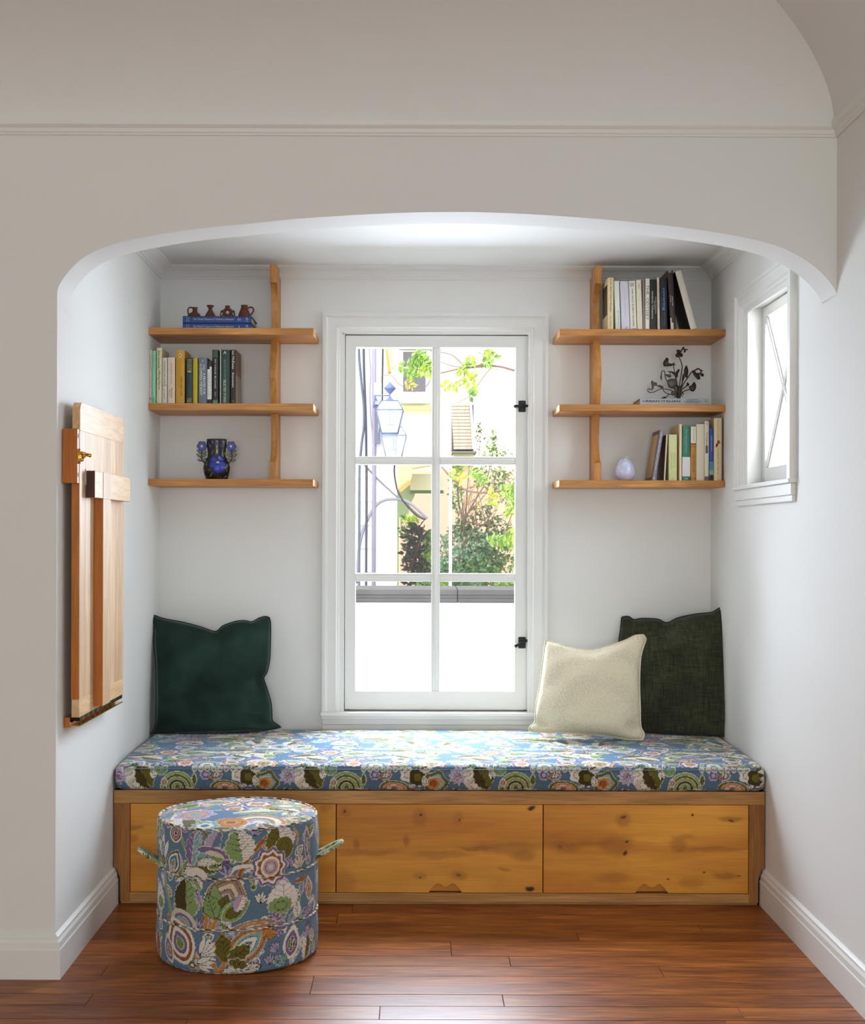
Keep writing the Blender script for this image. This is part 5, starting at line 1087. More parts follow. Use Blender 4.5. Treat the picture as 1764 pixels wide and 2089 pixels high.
# ============================================================ GLASS EGG
YE = 5.17; se = YE/F/22.05; EX = W(1240+775/22.05, 980, YE).x
EG = bpy.data.materials.new('iridescent_glass'); EG.use_nodes = True; nt = EG.node_tree; p = nt.nodes['Principled BSDF']; p.inputs['Roughness'].default_value = .05; p.inputs['Transmission Weight'].default_value = .25; p.inputs['IOR'].default_value = 1.35; p.inputs['Coat Weight'].default_value = .5
tc = nt.nodes.new('ShaderNodeTexCoord'); wv_ = nt.nodes.new('ShaderNodeTexNoise'); wv_.inputs['Scale'].default_value = 18; wv_.inputs['Distortion'].default_value = 2.5; nt.links.new(tc.outputs['Object'], wv_.inputs['Vector'])
cr = nt.nodes.new('ShaderNodeValToRGB'); cr.color_ramp.elements[0].position = .3; cr.color_ramp.elements[0].color = (*lin((236, 228, 226)), 1); cr.color_ramp.elements[1].position = .7; cr.color_ramp.elements[1].color = (*lin((240, 246, 255)), 1); k_ = cr.color_ramp.elements.new(.5); k_.color = (*lin((206, 212, 246)), 1)
nt.links.new(wv_.outputs['Fac'], cr.inputs[0]); nt.links.new(cr.outputs[0], p.inputs['Base Color'])
egg = empty('glass_egg', (EX, YE, S3), 'pearly blue-white glass egg standing on the bottom board of the right shelf', 'glass egg')
m = MB(); H_ = 1080; m.lathe([(0.5*se, .5*se)]+[(500*math.sin(PI*t)**.80*(1-.62*max(0, t-.34))*se, H_*(1-math.cos(PI*t))/2*se) for t in np.linspace(.12, .985, 26)]+[(3*se, H_*se)], (EX, YE, S3+e-H_*(1-math.cos(PI*.12))/2*se+.0003), 40); m.v = [(x, y, max(z, S3+e)) for x, y, z in m.v]; m.build('egg_body', EG, egg)
m = MB(); m.tube([(EX+.001, YE, S3+.0885), (EX+.003, YE, S3+.0935), (EX+.006, YE, S3+.0945), (EX+.008, YE, S3+.092), (EX+.008, YE, S3+.088)], .0022, 8); m.build('glass_loop', EG, egg)
# ============================================================ METAL FLOWER SCULPTURE
YM = 5.215; IRON = mat('brown_patina_metal', (62, 50, 40), .5, metal=.55, var=.2, vscale=40); IR2 = mat('grey_patina_metal', (92, 82, 78), .5, metal=.5)
def mp_(x, y, d=0): return W(1290+x/10.377, 690+y/10.377, YM+d)
zoff = (S2+.0315)-mp_(980, 1285).z
def mq(x, y, d=0): v = mp_(x, y, d); return Vector((v.x, v.y, v.z+zoff))
fs = empty('metal_flower_sculpture', mq(980, 1285), 'dark metal flower sculpture with curling stems standing on the pale grey flat book', 'sculpture')
sm_ = YM/F/10.377
def ft(pts, r_=10, d=(0, 0), name='stem', mt=None):
    P = [tuple(p) for p in crom(pts, 5, False)]; n = len(P); m = MB(); m.tube([mq(x, y, d[0]+(d[1]-d[0])*i/(n-1)) for i, (x, y) in enumerate(P)], [r_*sm_]*n, 8); m.build(name, mt or IRON, fs)
def fp(pts, d=0, name='leaf', mt=None, t=.0012, bow=.004):
    P = [tuple(p) for p in crom(pts, 3)]; c = np.mean(P, 0); m = MB(); k = len(P); v = []
    for f_, dd in ((1, 0), (.6, bow*.6), (.05, bow)):
        v += [mq(*(c+(np.array(p)-c)*f_), d-dd) for p in P]
    v += [mq(*p, d+t) for p in P]
    m.add(v, [(i*k+j, i*k+(j+1) % k, (i+1)*k+(j+1) % k, (i+1)*k+j) for i in range(2) for j in range(k)]+[tuple(2*k+j for j in range(k)), tuple(3*k+j for j in range(k))[::-1]]+[(3*k+j, 3*k+(j+1) % k, (j+1) % k, j) for j in range(k)], True); m.build(name, mt or IRON, fs)
ft([(975, 1285), (975, 1150), (990, 1000), (1020, 800), (1050, 600), (1030, 500), (985, 380)], 11, (0, -.01)); ft([(985, 1285), (1010, 1100), (1080, 950), (1160, 830), (1240, 710), (1290, 670), (1330, 665)], 12, (0, -.02)); ft([(970, 1250), (930, 1000), (890, 700), (865, 570), (862, 530)], 9, (0, .01))
ft([(960, 1200), (880, 1050), (740, 900), (690, 800), (680, 700), (650, 670), (615, 700), (600, 850)], 11, (0, -.02), mt=IR2); ft([(960, 1230), (860, 1110), (740, 1070), (600, 1055), (480, 1110), (390, 1135), (330, 1110), (330, 1060), (365, 1050), (385, 1080)], 9, (0, -.035), mt=IR2); ft([(960, 1240), (880, 1180), (770, 1165), (690, 1130), (640, 1070)], 8, (0, -.03)); ft([(900, 1185), (770, 1170), (720, 1230)], 8, (0, -.03))
ft([(990, 1240), (1060, 1120), (1200, 1070), (1240, 1060)], 10, (0, -.02)); ft([(985, 1200), (1040, 1080), (1130, 1000), (1160, 950)], 11, (0, .015)); ft([(985, 1230), (1030, 1000), (1090, 800), (1130, 640)], 14, (0, .01)); ft([(975, 1230), (950, 1000), (920, 820), (930, 740)], 10, (0, 0)); ft([(960, 1210), (900, 1050), (880, 1000)], 14, (0, 0)); ft([(950, 1000), (880, 1010)], 10); ft([(790, 830), (795, 740), (780, 690)], 8, (-.02, -.02))
ft([(980, 1290), (980, 1180), (990, 1080), (1000, 1000)], 38, (0, 0), 'stalk'); ft([(960, 1280), (965, 1150)], 26, (.006, .006), 'stalk')
for s_ in (((985, 1180), (1040, 1160), (1085, 1165)), ((985, 1210), (1030, 1195), (1060, 1210)), ((990, 1140), (1040, 1120), (1070, 1140)), ((960, 1200), (920, 1225), (890, 1235)), ((970, 1260), (900, 1268), (855, 1285)), ((985, 1255), (1030, 1265), (1080, 1280)), ((960, 1160), (920, 1150), (900, 1170)), ((980, 1270), (930, 1275), (900, 1283))): ft(list(s_), 10, (0, -.008), 'sepal')
# pansies, buds and leaves
fp([(905, 330), (960, 290), (1000, 300), (1010, 350), (975, 385), (925, 385)], -.012, 'petal'); fp([(985, 300), (1040, 295), (1065, 340), (1045, 380), (1005, 375)], -.014, 'petal'); fp([(925, 250), (965, 220), (1010, 245), (1010, 290), (950, 300)], -.01, 'petal')
ft([(1010, 280), (1050, 220), (1075, 180)], 16, (-.01, -.01), 'petal_vein'); fp([(1060, 170), (1085, 165), (1110, 210), (1165, 215), (1168, 235), (1130, 240), (1120, 275), (1080, 290), (1085, 240)], -.012, 'petal')
fp([(718, 390), (765, 420), (762, 470), (755, 520), (790, 520), (850, 530), (840, 565), (780, 575), (660, 575), (650, 490), (690, 430)], 0, 'bud'); ft([(840, 540), (868, 505), (885, 525), (870, 550), (912, 545)], 9, (0, 0), 'tendril')
fp([(725, 680), (800, 680), (860, 690), (910, 730), (960, 640), (995, 645), (985, 690), (960, 740), (955, 800), (920, 815), (880, 770), (830, 720)], .005, 'leaf')
fp([(1135, 555), (1170, 620), (1182, 700), (1165, 780), (1160, 840), (1110, 800), (1085, 850), (1060, 940), (1040, 900), (1060, 760), (1090, 720), (1090, 650)], .008, 'leaf')
fp([(1260, 700), (1300, 680), (1360, 720), (1420, 770), (1432, 840), (1385, 862), (1330, 810), (1290, 760)], -.02, 'petal'); ft([(1310, 680), (1370, 632), (1430, 650), (1450, 700), (1410, 740), (1370, 720)], 16, (-.02, -.02), 'petal_vein'); ft([(1430, 655), (1460, 660), (1490, 680)], 10, (-.02, -.02), 'petal_vein'); fp([(1430, 745), (1490, 725), (1512, 765), (1495, 795), (1450, 785)], -.022, 'petal')
fp([(1190, 1010), (1250, 970), (1300, 905), (1340, 960), (1345, 1030), (1300, 1105), (1240, 1105), (1210, 1060)], -.02, 'leaf'); fp([(1155, 915), (1190, 935), (1200, 980), (1160, 1000), (1140, 960)], .015, 'bud')
fp([(740, 870), (850, 840), (940, 880), (945, 960), (900, 1010), (850, 1050), (780, 1030), (735, 950)], -.012, 'leaf', IR2); fp([(690, 745), (760, 750), (825, 780), (790, 810), (730, 800)], -.02, 'leaf', IR2); fp([(585, 790), (620, 740), (618, 860), (600, 865)], -.02, 'petal', IR2)
fp([(410, 868), (450, 910), (510, 925), (515, 990), (455, 990), (440, 1050), (400, 1090), (405, 1000), (388, 930)], -.035, 'petal', IR2); fp([(510, 985), (590, 975), (660, 1020), (630, 1045), (570, 1025)], -.033, 'leaf', IR2)
fp([(820, 1110), (890, 1100), (930, 1140), (900, 1185), (830, 1190)], -.02, 'leaf', IR2); fp([(565, 1282), (640, 1230), (690, 1215), (715, 1240), (700, 1282)], -.03, 'leaf')
# ============================================================ OUTSIDE THE WINDOW
def ob(name, x0, x1, y0, y1, Y, d, mt, parent=None, bevel=0):
    a, b = W(x0, y1, Y), W(x1, y0, Y); return boxo(name, (a.x, Y, a.z), (b.x, Y+d, b.z), mt, parent, bevel)
GRND = struct(boxo('ground_yard', (-12, YB+.17, -.35), (14, 40, -.3), mat('yard_ground', (120, 116, 100), .9, var=.3, vscale=2)))
STUC = mat('white_stucco', (236, 234, 232), .85, bump=.3, bscale=30); COPE = mat('weathered_grey_coping', (70, 64, 62), .85, bump=.4, bscale=60, var=.45, vscale=9)
Yp = 6.8
pw = empty('garden_wall', (W(890, 0, Yp).x, Yp+.15, -.3), 'low white rendered wall with a weathered grey coping just outside the tall window', 'wall')
zt_ = W(880, 1203, Yp).z; zb2 = W(880, 1230, Yp).z
boxo('rendered_wall', (-1.6, Yp+.03, -.3), (1.9, Yp+.40, zb2), STUC, pw)
x = -1.6
while x < 1.85:
    m = MB(); P = [(Yp, zt_), (Yp, zb2+.042), (Yp+.008, zb2+.038), (Yp+.008, zb2+.026), (Yp+.014, zb2+.022), (Yp+.014, zb2+.006), (Yp+.02, zb2), (Yp+.43, zb2), (Yp+.43, zt_+.004)]
    x2 = min(1.9, x+random.uniform(.75, .95)); m.prism(P, lambda a, b, t: (t, a, b), x+.002, x2-.002); m.build('coping_stone', COPE, pw, bevel=.002, segs=1); x = x2
sw = boxo('side_neighbour_wall', (2.5, 3.0, -.3), (2.7, 9.0, 5.0), mat('lavender_grey_render', (122, 124, 138), .9)); tag(sw, 'pale grey-lavender house wall seen through the small side window', 'wall')
# white neighbouring house
Yw = 9.0; WSD = mat('white_siding', (240, 238, 240), .8)
wh = empty('neighbour_house', (W(760, 0, Yw).x, Yw+1, -.3), 'white weatherboard house close by on the left beyond the wall, with downpipe', 'house')
a = W(808, 1200, Yw).x; zs = W(808, 835, Yw).z; aU = W(762, 800, Yw).x; boxo('side_wall', (-4, Yw+.02, -.3), (a-.02, Yw+1.5, zs), WSD, wh); boxo('upper_side_wall', (-4, Yw+.02, zs), (aU, Yw+1.5, 4.6), WSD, wh)
ob('corner_board', 779, 808, 835, 1550, Yw, .06, WSD, wh); 
m = MB(); z = .2
while z < zs-.17: m.add([(-4, Yw+.018, z), (a-.14, Yw+.018, z), (a-.14, Yw-.004, z+.002), (-4, Yw-.004, z+.002), (-4, Yw+.018, z+.16), (a-.14, Yw+.018, z+.16)], [(0, 1, 2, 3), (3, 2, 5, 4)]); z += .16
o = m.build('siding_board', WSD, wh); o['kind'] = 'stuff'
PIPE = mat('mauve_grey_pipe', (150, 138, 156), .6); DKC = mat('dark_cable', (58, 58, 66), .6); LTC = mat('pale_cable', (200, 196, 200), .5)
m = MB(); p0, p1 = W(766.5, 940, Yw-.02), W(766.5, 1230, Yw-.02); m.tube([Vector((p0.x-.012, Yw-.02, 4.6)), Vector((p0.x-.012, Yw-.02, p1.z-.5))], .014, 10); m.build('downpipe', PIPE, wh)
ob('shutter_slat_panel', 765, 775, 828, 905, Yw-.05, .03, mat('grey_vent_panel', (110, 108, 120), .7), wh); ob('corbel', 762, 778, 780, 825, Yw-.12, .1, mat('grey_corbel', (170, 166, 160), .8), wh); ob('blue_panel', 726, 735, 1000, 1180, Yw-.02, .02, mat('pale_blue_panel', (196, 204, 226), .7), wh)
def cable(label, pts, Y, r_, mt, name='cable'):
    P = [tuple(p) for p in crom(pts, 6, False)]; m = MB(); ys = Y if isinstance(Y, tuple) else (Y, Y); n = len(P)
    m.tube([W(x, y, ys[0]+(ys[1]-ys[0])*i/(n-1)) for i, (x, y) in enumerate(P)], r_, 6); return tag(m.build(name, mt), label, 'cable')
cable('leftmost thick grey cable curving down the white house front in the upper left pane', [(731, 640), (732, 720), (734, 750), (738, 790), (742, 830), (742, 870), (738, 900), (735, 930), (733, 960), (732, 1200), (732, 1330)], 8.975, .009, mat('blue_grey_cable', (86, 88, 104), .6))
cable('second thick dark cable hanging straight beside the leftmost one', [(741, 640), (742, 740), (744, 800), (746, 860), (747, 930), (747.5, 1000), (747, 1100), (746.5, 1200), (746, 1330)], 8.972, .0085, DKC)
cable('third thin cable on the white house, right of the two thick ones', [(751, 640), (753, 720), (756, 760), (754, 800), (756, 850), (760, 900), (763, 1000), (763, 1330)], 8.978, .005, mat('lilac_cable', (150, 144, 160), .6))
cable('black cable dropping past the lanterns and curling beneath them', [(781, 640), (781, 700), (780, 760), (779.5, 810), (782, 825), (790, 840), (798, 848), (806, 860), (808.5, 880), (807, 930), (804, 960), (808, 990), (815, 1010), (830, 1032), (850, 1052), (867, 1060)], 8.97, .0062, mat('black_cable', (44, 40, 44), .6))
cable('arched pale cable rising and falling across the left middle pane', [(727, 1190), (731, 1130), (738, 1090), (752, 1055), (766, 1032), (782, 1021), (800, 1018), (820, 1020), (838, 1028), (855, 1042), (872, 1058)], 8.98, .010, mat('grey_brown_cable', (130, 124, 130), .5))
cable('straight thin cable slanting down to the arched cable', [(741, 946), (768, 975), (800, 1005), (830, 1030), (850, 1048), (868, 1060)], 8.985, .0062, mat('mid_grey_cable', (110, 104, 110), .5))
# lanterns
LMET = mat('blue_grey_lantern_metal', (96, 110, 146), .5); LGL = mat('milky_lantern_glass', (196, 200, 224), .3)
def lantern(label, cx, cy, k, Y, mt, glass):
    c = W(cx, cy, Y); s = Y/F*k; r = empty('hanging_lantern', c, label, 'lantern'); 
    def sq(hw, z): return [(c.x-hw*s, Y-hw*s, c.z+z*s), (c.x+hw*s, Y-hw*s, c.z+z*s), (c.x+hw*s, Y+hw*s, c.z+z*s), (c.x-hw*s, Y+hw*s, c.z+z*s)]
    m = MB(); m.lathe([(.6, 44), (1.5, 42), (13*1, 30), (12, 28.5), (2, 18), (1, 16), (2, 13), (9, 5), (9.5, 4)], (0, 0, 0), 20); m.v = [(c.x+x*s, Y+y*s, c.z+(z+10)*s) for x, y, z in m.v]; m.build('finial', mt, r)
    A, B, C_ = sq(17, 13), sq(27, -6), sq(16.5, -52)
    m = MB()
    for i in range(4):
        for P, Q in ((A[i], B[i]), (B[i], C_[i]), (B[i], B[(i+1) % 4]), (C_[i], C_[(i+1) % 4]), (A[i], A[(i+1) % 4])): m.tube([P, Q], 1.1*s, 6)
    m.build('lantern_frame', mt, r)
    for i in range(4):
        j = (i+1) % 4; m = MB(); m.add([A[i], A[j], B[j], B[i]], [(0, 1, 2, 3)]); m.build('roof_pane', glass, r, recalc=False); m = MB(); m.add([B[i], B[j], C_[j], C_[i]], [(0, 1, 2, 3)]); m.build('side_pane', glass, r, recalc=False)
    m = MB(); m.lathe([(10, -36), (12, -34), (2, -30), (2, 10)], (0, 0, 0), 12); m.v = [(c.x+x*s, Y+y*s, c.z+z*s) for x, y, z in m.v]; m.build('lamp_holder', mt, r)
    m = MB(); m.tube([(c.x-31*s, Y, c.z+25*s), (c.x, Y, c.z+25*s)], 1.2*s, 6); m.tube([(c.x-31*s, Y, c.z+25*s), (c.x-33*s, Y, c.z)], 2.2*s, 6); m.tube([(c.x-31*s, Y, c.z+25*s), (c.x-31*s, Yw-.004, c.z+25*s)], 1.6*s, 6); m.build('bracket_arm', mt, r); return r
LG = bpy.data.materials.new('thin_lantern_glass'); LG.use_nodes = True; _n = LG.node_tree; _p = _n.nodes['Principled BSDF']; _p.inputs['Base Color'].default_value = (*lin((205, 210, 232)), 1); _p.inputs['Alpha'].default_value = .45; _p.inputs['Roughness'].default_value = .2
lantern('nearer blue-grey metal lantern with pointed finial hanging outside the upper left pane', 795, 832, 1.0, 8.58, LMET, LG)
lantern('faint pale reflection of the blue-grey lantern, modelled as a second lantern', 803, 884, .95, 8.86, mat('lantern_reflection_metal', (140, 144, 156), .5), LG)  # faint second lantern shape added to stand for a reflection of the first
# yellow house
Yh = 14.0; YEL2 = mat('cream_yellow_render', (240, 232, 196), .85); YTR = mat('pale_yellow_trim', (238, 220, 150), .8); WTR = mat('white_window_trim', (244, 243, 238), .7); GRNW = mat('sage_green_wall', (132, 148, 108), .85)
yh = empty('yellow_house', (W(900, 0, Yh).x, Yh+1, -.3), 'cream-yellow house with a sash window and green porch behind the garden shrubs', 'house')
boxo('upper_wall', (W(700, 0, Yh).x, Yh, W(880, 960, Yh).z), (W(1300, 0, Yh).x, Yh+.3, 6), YEL2, yh)
f_ = ob('window_frame', 814, 878, 690, 808, Yh-.06, .06, WTR, yh); g_ = mat('dim_window_glass', (96, 92, 100), .3)
ob('pane', 822, 868, 718, 748, Yh-.075, .015, g_, f_); ob('pane', 822, 868, 752, 799, Yh-.075, .015, g_, f_)
ob('window_sill', 811, 880, 808, 822, Yh-.12, .12, WTR, yh); ob('sill_trim', 808, 890, 828, 836, Yh-.06, .06, YTR, yh); ob('head_trim', 814, 900, 709, 713, Yh-.1, .1, mat('grey_drip_edge', (150, 146, 136), .7), yh)
m = MB(); A = [W(784, 690, Yh-.3), W(788, 690, Yh-.3), W(798, 763, Yh-.3), W(792, 763, Yh-.3)]; m.prism([(p.x, p.z) for p in A], lambda a, b, t: (a, t, b), Yh-.5, Yh-.3); m.build('bargeboard', mat('ochre_bargeboard', (206, 150, 74), .7), yh)
m = MB(); A = [W(790, 690, Yh-.25), W(798, 690, Yh-.25), W(802, 752, Yh-.25), W(798, 752, Yh-.25)]; m.prism([(p.x, p.z) for p in A], lambda a, b, t: (a, t, b), Yh-.29, Yh-.2); m.build('bargeboard', mat('sage_bargeboard', (196, 200, 170), .7), yh)
# green porch: corbel, beam, sage wall
A = [(809, 990), (812, 996), (818, 996), (822, 992), (830, 990), (836, 980), (840, 970), (840, 955), (880, 948), (880, 940), (809, 940)]
m = MB(); m.prism([(W(x, y, 12.6).x, W(x, y, 12.6).z) for x, y in A], lambda a, b, t: (a, t, b), 12.6, 12.9); m.build('scroll_corbel', YTR, yh)
A = [(811, 998), (834, 978), (838, 986), (818, 1004)]; m = MB(); m.prism([(W(x, y, 12.5).x, W(x, y, 12.5).z) for x, y in A], lambda a, b, t: (a, t, b), 12.5, 12.6); m.build('ochre_brace', mat('ochre_brace', (200, 160, 90), .7), yh)
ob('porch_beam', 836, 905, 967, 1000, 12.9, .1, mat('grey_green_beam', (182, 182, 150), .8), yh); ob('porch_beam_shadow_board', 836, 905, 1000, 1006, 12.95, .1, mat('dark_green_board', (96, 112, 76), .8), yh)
A = [(809, 1000), (838, 975), (846, 975), (846, 1010), (836, 1030), (833, 1050), (820, 1062), (811, 1100), (809, 1100)]; m = MB(); m.prism([(W(x, y, 13).x, W(x, y, 13).z) for x, y in A], lambda a, b, t: (a, t, b), 13, 13.1); m.build('sage_wall', GRNW, yh)
ob('lower_wall', 812, 1200, 960, 1410, 13.6, .3, mat('peach_render', (216, 172, 146), .85), yh)
ob('yellow_drain_pipe', 813, 816, 1056, 1429, 12.4, .05, YTR, yh); ob('sage_post', 809, 813, 1050, 1428, 12.45, .05, GRNW, yh)
# louvred chimney with brick courses
Yc = 12.0; ch = empty('brick_chimney', (W(945, 0, Yc).x, Yc+.2, W(945, 945, Yc).z), 'small tapered brick chimney stack with white edge beyond the upper right pane', 'chimney')
ob('chimney_core', 922, 966, 826, 918, Yc+.01, .35, mat('chimney_mortar', (96, 88, 88), .9), ch); BRK = mat('pale_brick', (198, 174, 156), .85, var=.15, vscale=5)  # bricks share one pale base colour, slightly varied
for i in range(14):
    y0 = 823+i*6.75; xl = 919.5+i*.42; cuts_ = [xl, xl+12+random.uniform(-2, 2), xl+28+random.uniform(-2, 2), 957+i*.42]
    for a, b in zip(cuts_[:-1], cuts_[1:]):
        A, B = W(a+.15, y0+5.9, Yc), W(b-.15, y0, Yc); boxo('brick', (A.x, Yc-.012, A.z), (B.x, Yc+.02, B.z), BRK, ch)
m = MB(); A = [(957.5, 826), (962, 823), (968.5, 915), (963, 917)]; m.prism([(W(x, y, Yc).x, W(x, y, Yc).z) for x, y in A], lambda a, b, t: (a, t, b), Yc-.03, Yc+.3); m.build('edge_board', WTR, ch)
ob('chimney_ledge', 922, 972, 920, 924, Yc-.1, .4, mat('grey_ledge', (120, 116, 112), .8), ch); ob('chimney_base', 925, 966, 924, 950, Yc-.04, .4, mat('lime_yellow_base', (176, 176, 116), .8), ch)
ob('chimney_pier', 927, 964, 950, 1442, Yc, .3, mat('peach_pier', (216, 172, 146), .85), ch)
post = ob('white_post', 914.5, 922, 940, 1579, 8.6, .05, WTR); tag(post, 'slim white post standing in front of the garden shrub', 'post')
# brick steps, bottles of garden behind coping
ob('red_brick_step', 958, 978, 1184, 1456, 11.5, .3, mat('red_brick', (176, 92, 66), .85), None); tag(bpy.data.objects['red_brick_step'], 'patch of red brick steps just above the grey coping', 'steps')
# ---------------- vegetation
LEAFC = [mat('leaf_%s' % n, c, .6, var=.3, vscale=3) for n, c in (('deep_green', (80, 106, 60)), ('mid_green', (104, 134, 68)), ('fresh_green', (128, 160, 62)), ('lime_green', (164, 186, 64)), ('dark_brown_green', (44, 44, 30)), ('blue_green', (124, 156, 120)), ('yellow_ochre', (190, 170, 70)))]
BARK = mat('brown_bark', (124, 98, 84), .9); BARKD = mat('dark_bark', (62, 48, 40), .9)
def leafmesh(pts, size, asp=.5):
    v, f = [], []
    for p, d in pts:
        d = d.normalized(); u = d.cross(Vector((random.uniform(-1, 1), random.uniform(-1, 1), random.uniform(-1, 1)))).normalized(); s = size*random.uniform(.7, 1.3); n = len(v); dn = d.cross(u)*s*.12
        v += [p, p+d*s*.45+u*s*asp/2+dn, p+d*s, p+d*s*.45-u*s*asp/2+dn]; f += [(n, n+1, n+2), (n, n+2, n+3)]
    m = MB(); m.add(v, f); return m
def rnd3(): return Vector((random.gauss(0, 1), random.gauss(0, 1), random.gauss(0, 1)))
def shrub(name, label, Y, stems, clouds, bark, cat='shrub'):
    """stems: pixel polylines with radius; clouds: (px,py,rx,ry,count,material index,leaf size)"""
    r = empty(name, W(stems[0][0][0][0], stems[0][0][0][1], Y), label, cat)
    for pts, r0, r1, dy in stems:
        P = [tuple(p) for p in crom(pts, 4, False)]; n = len(P); m = MB(); m.tube([W(x+random.uniform(-.4, .4), y, Y+dy*i/(n-1)) for i, (x, y) in enumerate(P)], [(r0+(r1-r0)*i/(n-1))*.72 for i in range(n)], 6); m.build('branch', bark, r)
    p = W(stems[0][0][0][0], stems[0][0][0][1], Y); m = MB(); m.tube([(p.x, Y, -.301), (p.x+.02, Y, (p.z-.3)/2), (p.x, Y, p.z+.05)], [stems[0][1]*1.6, stems[0][1]*1.2, stems[0][1]], 8); m.build('trunk', bark, r)
    by = {}
    for (px, py, rx, ry, cnt, mi, sz) in clouds:
        L_ = by.setdefault((mi, sz), [])
        for _ in range(cnt):
            a, t = random.uniform(0, 2*PI), math.sqrt(random.random()); p = W(px+rx*t*math.cos(a), py+ry*t*math.sin(a), Y+random.uniform(-.35, .35)*rx*Y/F*1.2); L_.append((p, rnd3()+Vector((0, 0, .3))))
    for (mi, sz), L_ in by.items():
        o = leafmesh(L_, sz).build('foliage', LEAFC[mi], r, recalc=False); o['kind'] = 'stuff'
    return r
st = [([(950, 1240), (948, 1150), (947, 1090), (944, 1062), (950, 1048)], .02, .014, 0), ([(947, 1070), (936, 1030), (934, 990), (936, 955)], .014, .006, .1), ([(948, 1062), (958, 1040), (975, 1010), (990, 985), (1000, 950)], .012, .005, -.1), ([(946, 1062), (965, 1068), (985, 1070), (1010, 1055), (1045, 1045)], .009, .004, 0), ([(950, 1048), (952, 1010), (956, 960), (960, 930)], .008, .003, .1), ([(945, 1050), (940, 1010), (925, 965)], .008, .004, .1), ([(950, 1050), (975, 1025), (1010, 990), (1045, 975)], .007, .003, 0), ([(965, 1190), (985, 1110), (1000, 1040), (1012, 960)], .012, .004, .2), ([(1000, 1180), (1020, 1110), (1040, 1060), (1052, 1010)], .01, .004, .1), ([(930, 1200), (940, 1120), (965, 1080), (1000, 1050)], .01, .004, -.2), ([(985, 1120), (970, 1060), (975, 990), (985, 940)], .006, .003, 0), ([(955, 1040), (990, 1035), (1030, 1020)], .005, .003, .1), ([(1000, 950), (1008, 910), (1006, 880)], .005, .002, .2), ([(975, 945), (978, 910), (982, 875)], .004, .002, 0), ([(940, 1000), (980, 990), (1010, 985)], .004, .002, 0), ([(952, 1030), (990, 1000), (1030, 940)], .004, .002, 0)]
for k in range(26):
    x0 = random.uniform(930, 1000); y0 = random.uniform(1040, 1160); x1 = x0+random.uniform(-25, 60); y1 = y0-random.uniform(50, 110); st.append(([(x0, y0), ((x0+x1)/2+random.uniform(-8, 8), (y0+y1)/2), (x1, y1)], .0045, .002, random.uniform(-.3, .3)))
cl = [(965, 1175, 55, 32, 900, 1, .045), (950, 1160, 50, 40, 700, 5, .045), (900, 1180, 22, 30, 350, 1, .045), (905, 1140, 14, 50, 260, 5, .04), (985, 1150, 40, 34, 420, 0, .045), (1000, 1120, 40, 30, 300, 0, .04), (960, 1110, 40, 30, 260, 5, .045), (945, 1085, 30, 20, 150, 0, .045), (1030, 1150, 22, 26, 130, 1, .04), (1020, 1090, 30, 30, 150, 0, .04), (930, 1000, 12, 60, 160, 1, .04), (1000, 975, 30, 30, 160, 1, .035), (1030, 990, 22, 40, 160, 1, .035), (1005, 905, 10, 26, 70, 1, .03), (1000, 925, 16, 16, 60, 2, .03), (1030, 930, 18, 16, 50, 1, .03), (978, 890, 8, 26, 34, 0, .03), (975, 1010, 30, 40, 120, 6, .03), (985, 1060, 30, 30, 120, 0, .04), (935, 960, 10, 14, 60, 3, .04)]
shrub('garden_shrub', 'big tangled green shrub with bare twigs filling the right middle pane', 10.6, st, cl, BARK)
dk = [([(836, 1240), (838, 1180), (848, 1120), (862, 1085)], .02, .01, 0), ([(850, 1240), (856, 1180), (868, 1140)], .016, .008, 0), ([(866, 1240), (868, 1180), (876, 1120)], .014, .008, .1), ([(840, 1130), (830, 1100), (824, 1075)], .006, .003, 0), ([(842, 1115), (832, 1085), (826, 1062)], .004, .002, .1), ([(846, 1190), (842, 1150), (856, 1110), (866, 1070)], .012, .006, -.1)]
shrub('climbing_shrub', 'dark-leaved climbing shrub against the peach wall in the left middle pane', 11.2, dk, [(852, 1120, 20, 50, 170, 4, .07), (834, 1140, 10, 55, 90, 4, .07), (858, 1170, 20, 26, 150, 4, .06), (845, 1085, 14, 14, 40, 4, .06), (838, 1060, 14, 7, 60, 3, .06), (875, 1110, 8, 30, 90, 1, .06), (872, 1140, 10, 20, 90, 2, .05), (868, 1180, 12, 16, 90, 1, .05), (825, 1080, 7, 26, 40, 0, .05)], BARKD)
shrub('low_hedge', 'low strip of green hedge just above the coping of the garden wall', 9.2, [([(1030, 1230), (1034, 1200)], .01, .006, 0)], [(1035, 1194, 22, 7, 260, 2, .04), (870, 1196, 22, 8, 200, 1, .04), (935, 1196, 18, 7, 200, 0, .04), (900, 1194, 14, 8, 120, 2, .04)], BARKD, 'hedge')
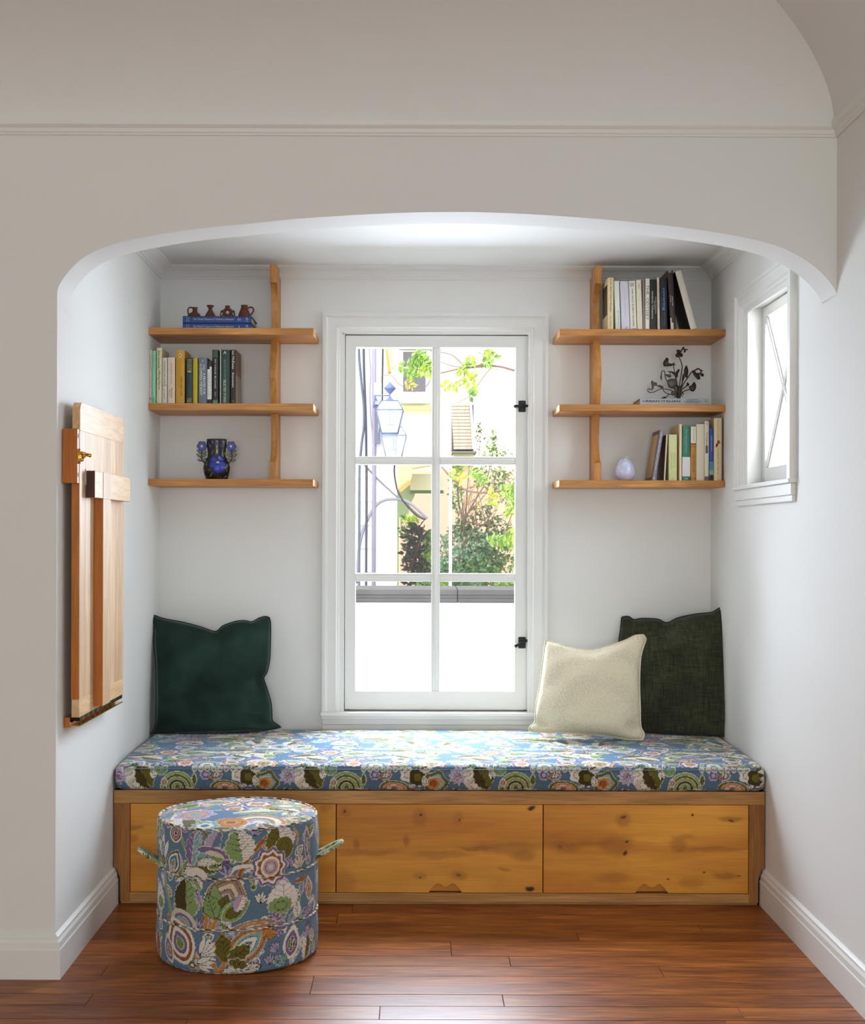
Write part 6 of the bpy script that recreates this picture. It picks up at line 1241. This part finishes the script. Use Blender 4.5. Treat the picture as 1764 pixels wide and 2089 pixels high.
# branch of a pinnate tree across the top of the window
def leaflets(p0, p1, n, sz): 
    out = []
    for i in range(n):
        t = (i+.5)/n; p = p0.lerp(p1, t)+Vector((0, random.uniform(-.02, .02), 0)); d = (p1-p0).normalized(); s = d.cross(Vector((0, 1, 0))).normalized()
        for sg in (-1, 1): out.append((p, s*sg+d*.5+rnd3()*.25))
    return out
Yt = 8.0; tr = empty('overhanging_branch', W(1100, 770, Yt), 'thin tree branches with fresh green leaflets hanging across the top of the window', 'branch')
for pts, r0, r1 in (([(1120, 770), (1051, 756), (1020, 748), (990, 747), (960, 750), (945, 750), (925, 755), (895, 762)], .007, .004), ([(1051, 757), (1025, 749), (985, 744), (950, 752)], .005, .003), ([(950, 752), (935, 735), (920, 724), (898, 718)], .004, .0025), ([(945, 750), (920, 746), (898, 738)], .003, .002), ([(946, 752), (947, 765), (945, 772), (932, 780), (922, 788)], .0045, .002), ([(1002, 748), (990, 725), (975, 720)], .003, .002), ([(1000, 752), (985, 770), (975, 785), (966, 795), (955, 810), (940, 818), (932, 822)], .0028, .002), ([(972, 747), (964, 735), (962, 722)], .002, .0015), ([(880, 768), (874, 782), (864, 792), (850, 798), (838, 798), (825, 791), (812, 782), (802, 770), (790, 765), (776, 768)], .0035, .002), ([(880, 738), (862, 744), (850, 748), (836, 752), (828, 756)], .0045, .002), ([(852, 745), (848, 762), (840, 766)], .003, .002), ([(832, 752), (826, 744), (820, 741)], .003, .002), ([(832, 752), (838, 762), (845, 766)], .003, .002), ([(900, 952), (930, 985), (950, 1000), (980, 1005), (1010, 1003), (1050, 1000), (1120, 1005)], .006, .007), ([(985, 985), (995, 1000), (1006, 1010)], .003, .002), ([(1120, 1090), (1060, 1096), (1020, 1100)], .005, .003)):
    P = [tuple(p) for p in crom(pts, 5, False)]; n = len(P); m = MB(); m.tube([W(x, y, Yt) for x, y in P], [r0+(r1-r0)*i/(n-1) for i in range(n)], 6); m.build('twig', BARK, tr)
m = MB(); m.tube([W(1120, 770, Yt), W(1150, 820, Yt), W(1160, 1000, Yt), W(1155, 1300, Yt), Vector((W(1158, 1300, Yt).x, Yt, -.301))], [.008, .03, .04, .05, .06], 10); m.build('trunk', BARK, tr)
def frond(a, b, n, mi, sz=.042):
    o = leafmesh(leaflets(W(*a, Yt-.02), W(*b, Yt-.02), n, sz), sz, .55).build('leaf_frond', LEAFC[mi], tr, recalc=False); o['kind'] = 'stuff'
for a, b, n, mi in (((985, 720), (1010, 732), 9, 2), ((978, 738), (998, 742), 8, 2), ((962, 722), (960, 742), 6, 3), ((945, 738), (950, 748), 7, 2), ((940, 750), (944, 760), 6, 3), ((920, 778), (905, 792), 7, 3), ((925, 782), (934, 790), 6, 3), ((948, 765), (954, 775), 6, 3), ((958, 778), (962, 800), 7, 3), ((955, 768), (970, 772), 6, 3), ((990, 714), (1003, 722), 6, 3), ((955, 807), (963, 809), 4, 1),
    ((812, 746), (822, 748), 6, 2), ((845, 718), (860, 728), 9, 2), ((838, 728), (860, 740), 9, 2), ((850, 722), (872, 742), 10, 2), ((862, 735), (882, 752), 10, 2), ((828, 745), (850, 742), 9, 2), ((824, 758), (842, 768), 8, 2), ((834, 764), (846, 772), 7, 2), ((852, 752), (866, 760), 8, 3), ((868, 745), (882, 765), 9, 3), ((826, 775), (840, 790), 6, 6),
    ((955, 955), (975, 968), 9, 2), ((965, 962), (990, 985), 10, 2), ((930, 968), (944, 980), 6, 6), ((915, 975), (930, 968), 6, 3), ((1020, 1002), (1048, 998), 10, 2), ((1010, 1008), (1004, 1030), 8, 3), ((1030, 1012), (1050, 1010), 10, 2), ((995, 1012), (1008, 1006), 6, 6), ((1040, 1020), (1046, 1040), 9, 2), ((1030, 1035), (1040, 1048), 8, 3), ((1025, 1000), (1050, 1012), 10, 3), ((1000, 1100), (1020, 1104), 8, 2), ((1025, 1096), (1050, 1092), 10, 2), ((1030, 1102), (1046, 1108), 8, 3), ((992, 1104), (1004, 1102), 6, 2), ((1035, 1085), (1055, 1100), 9, 3), ((1015, 1108), (1040, 1106), 9, 2)): frond(a, b, n, mi)
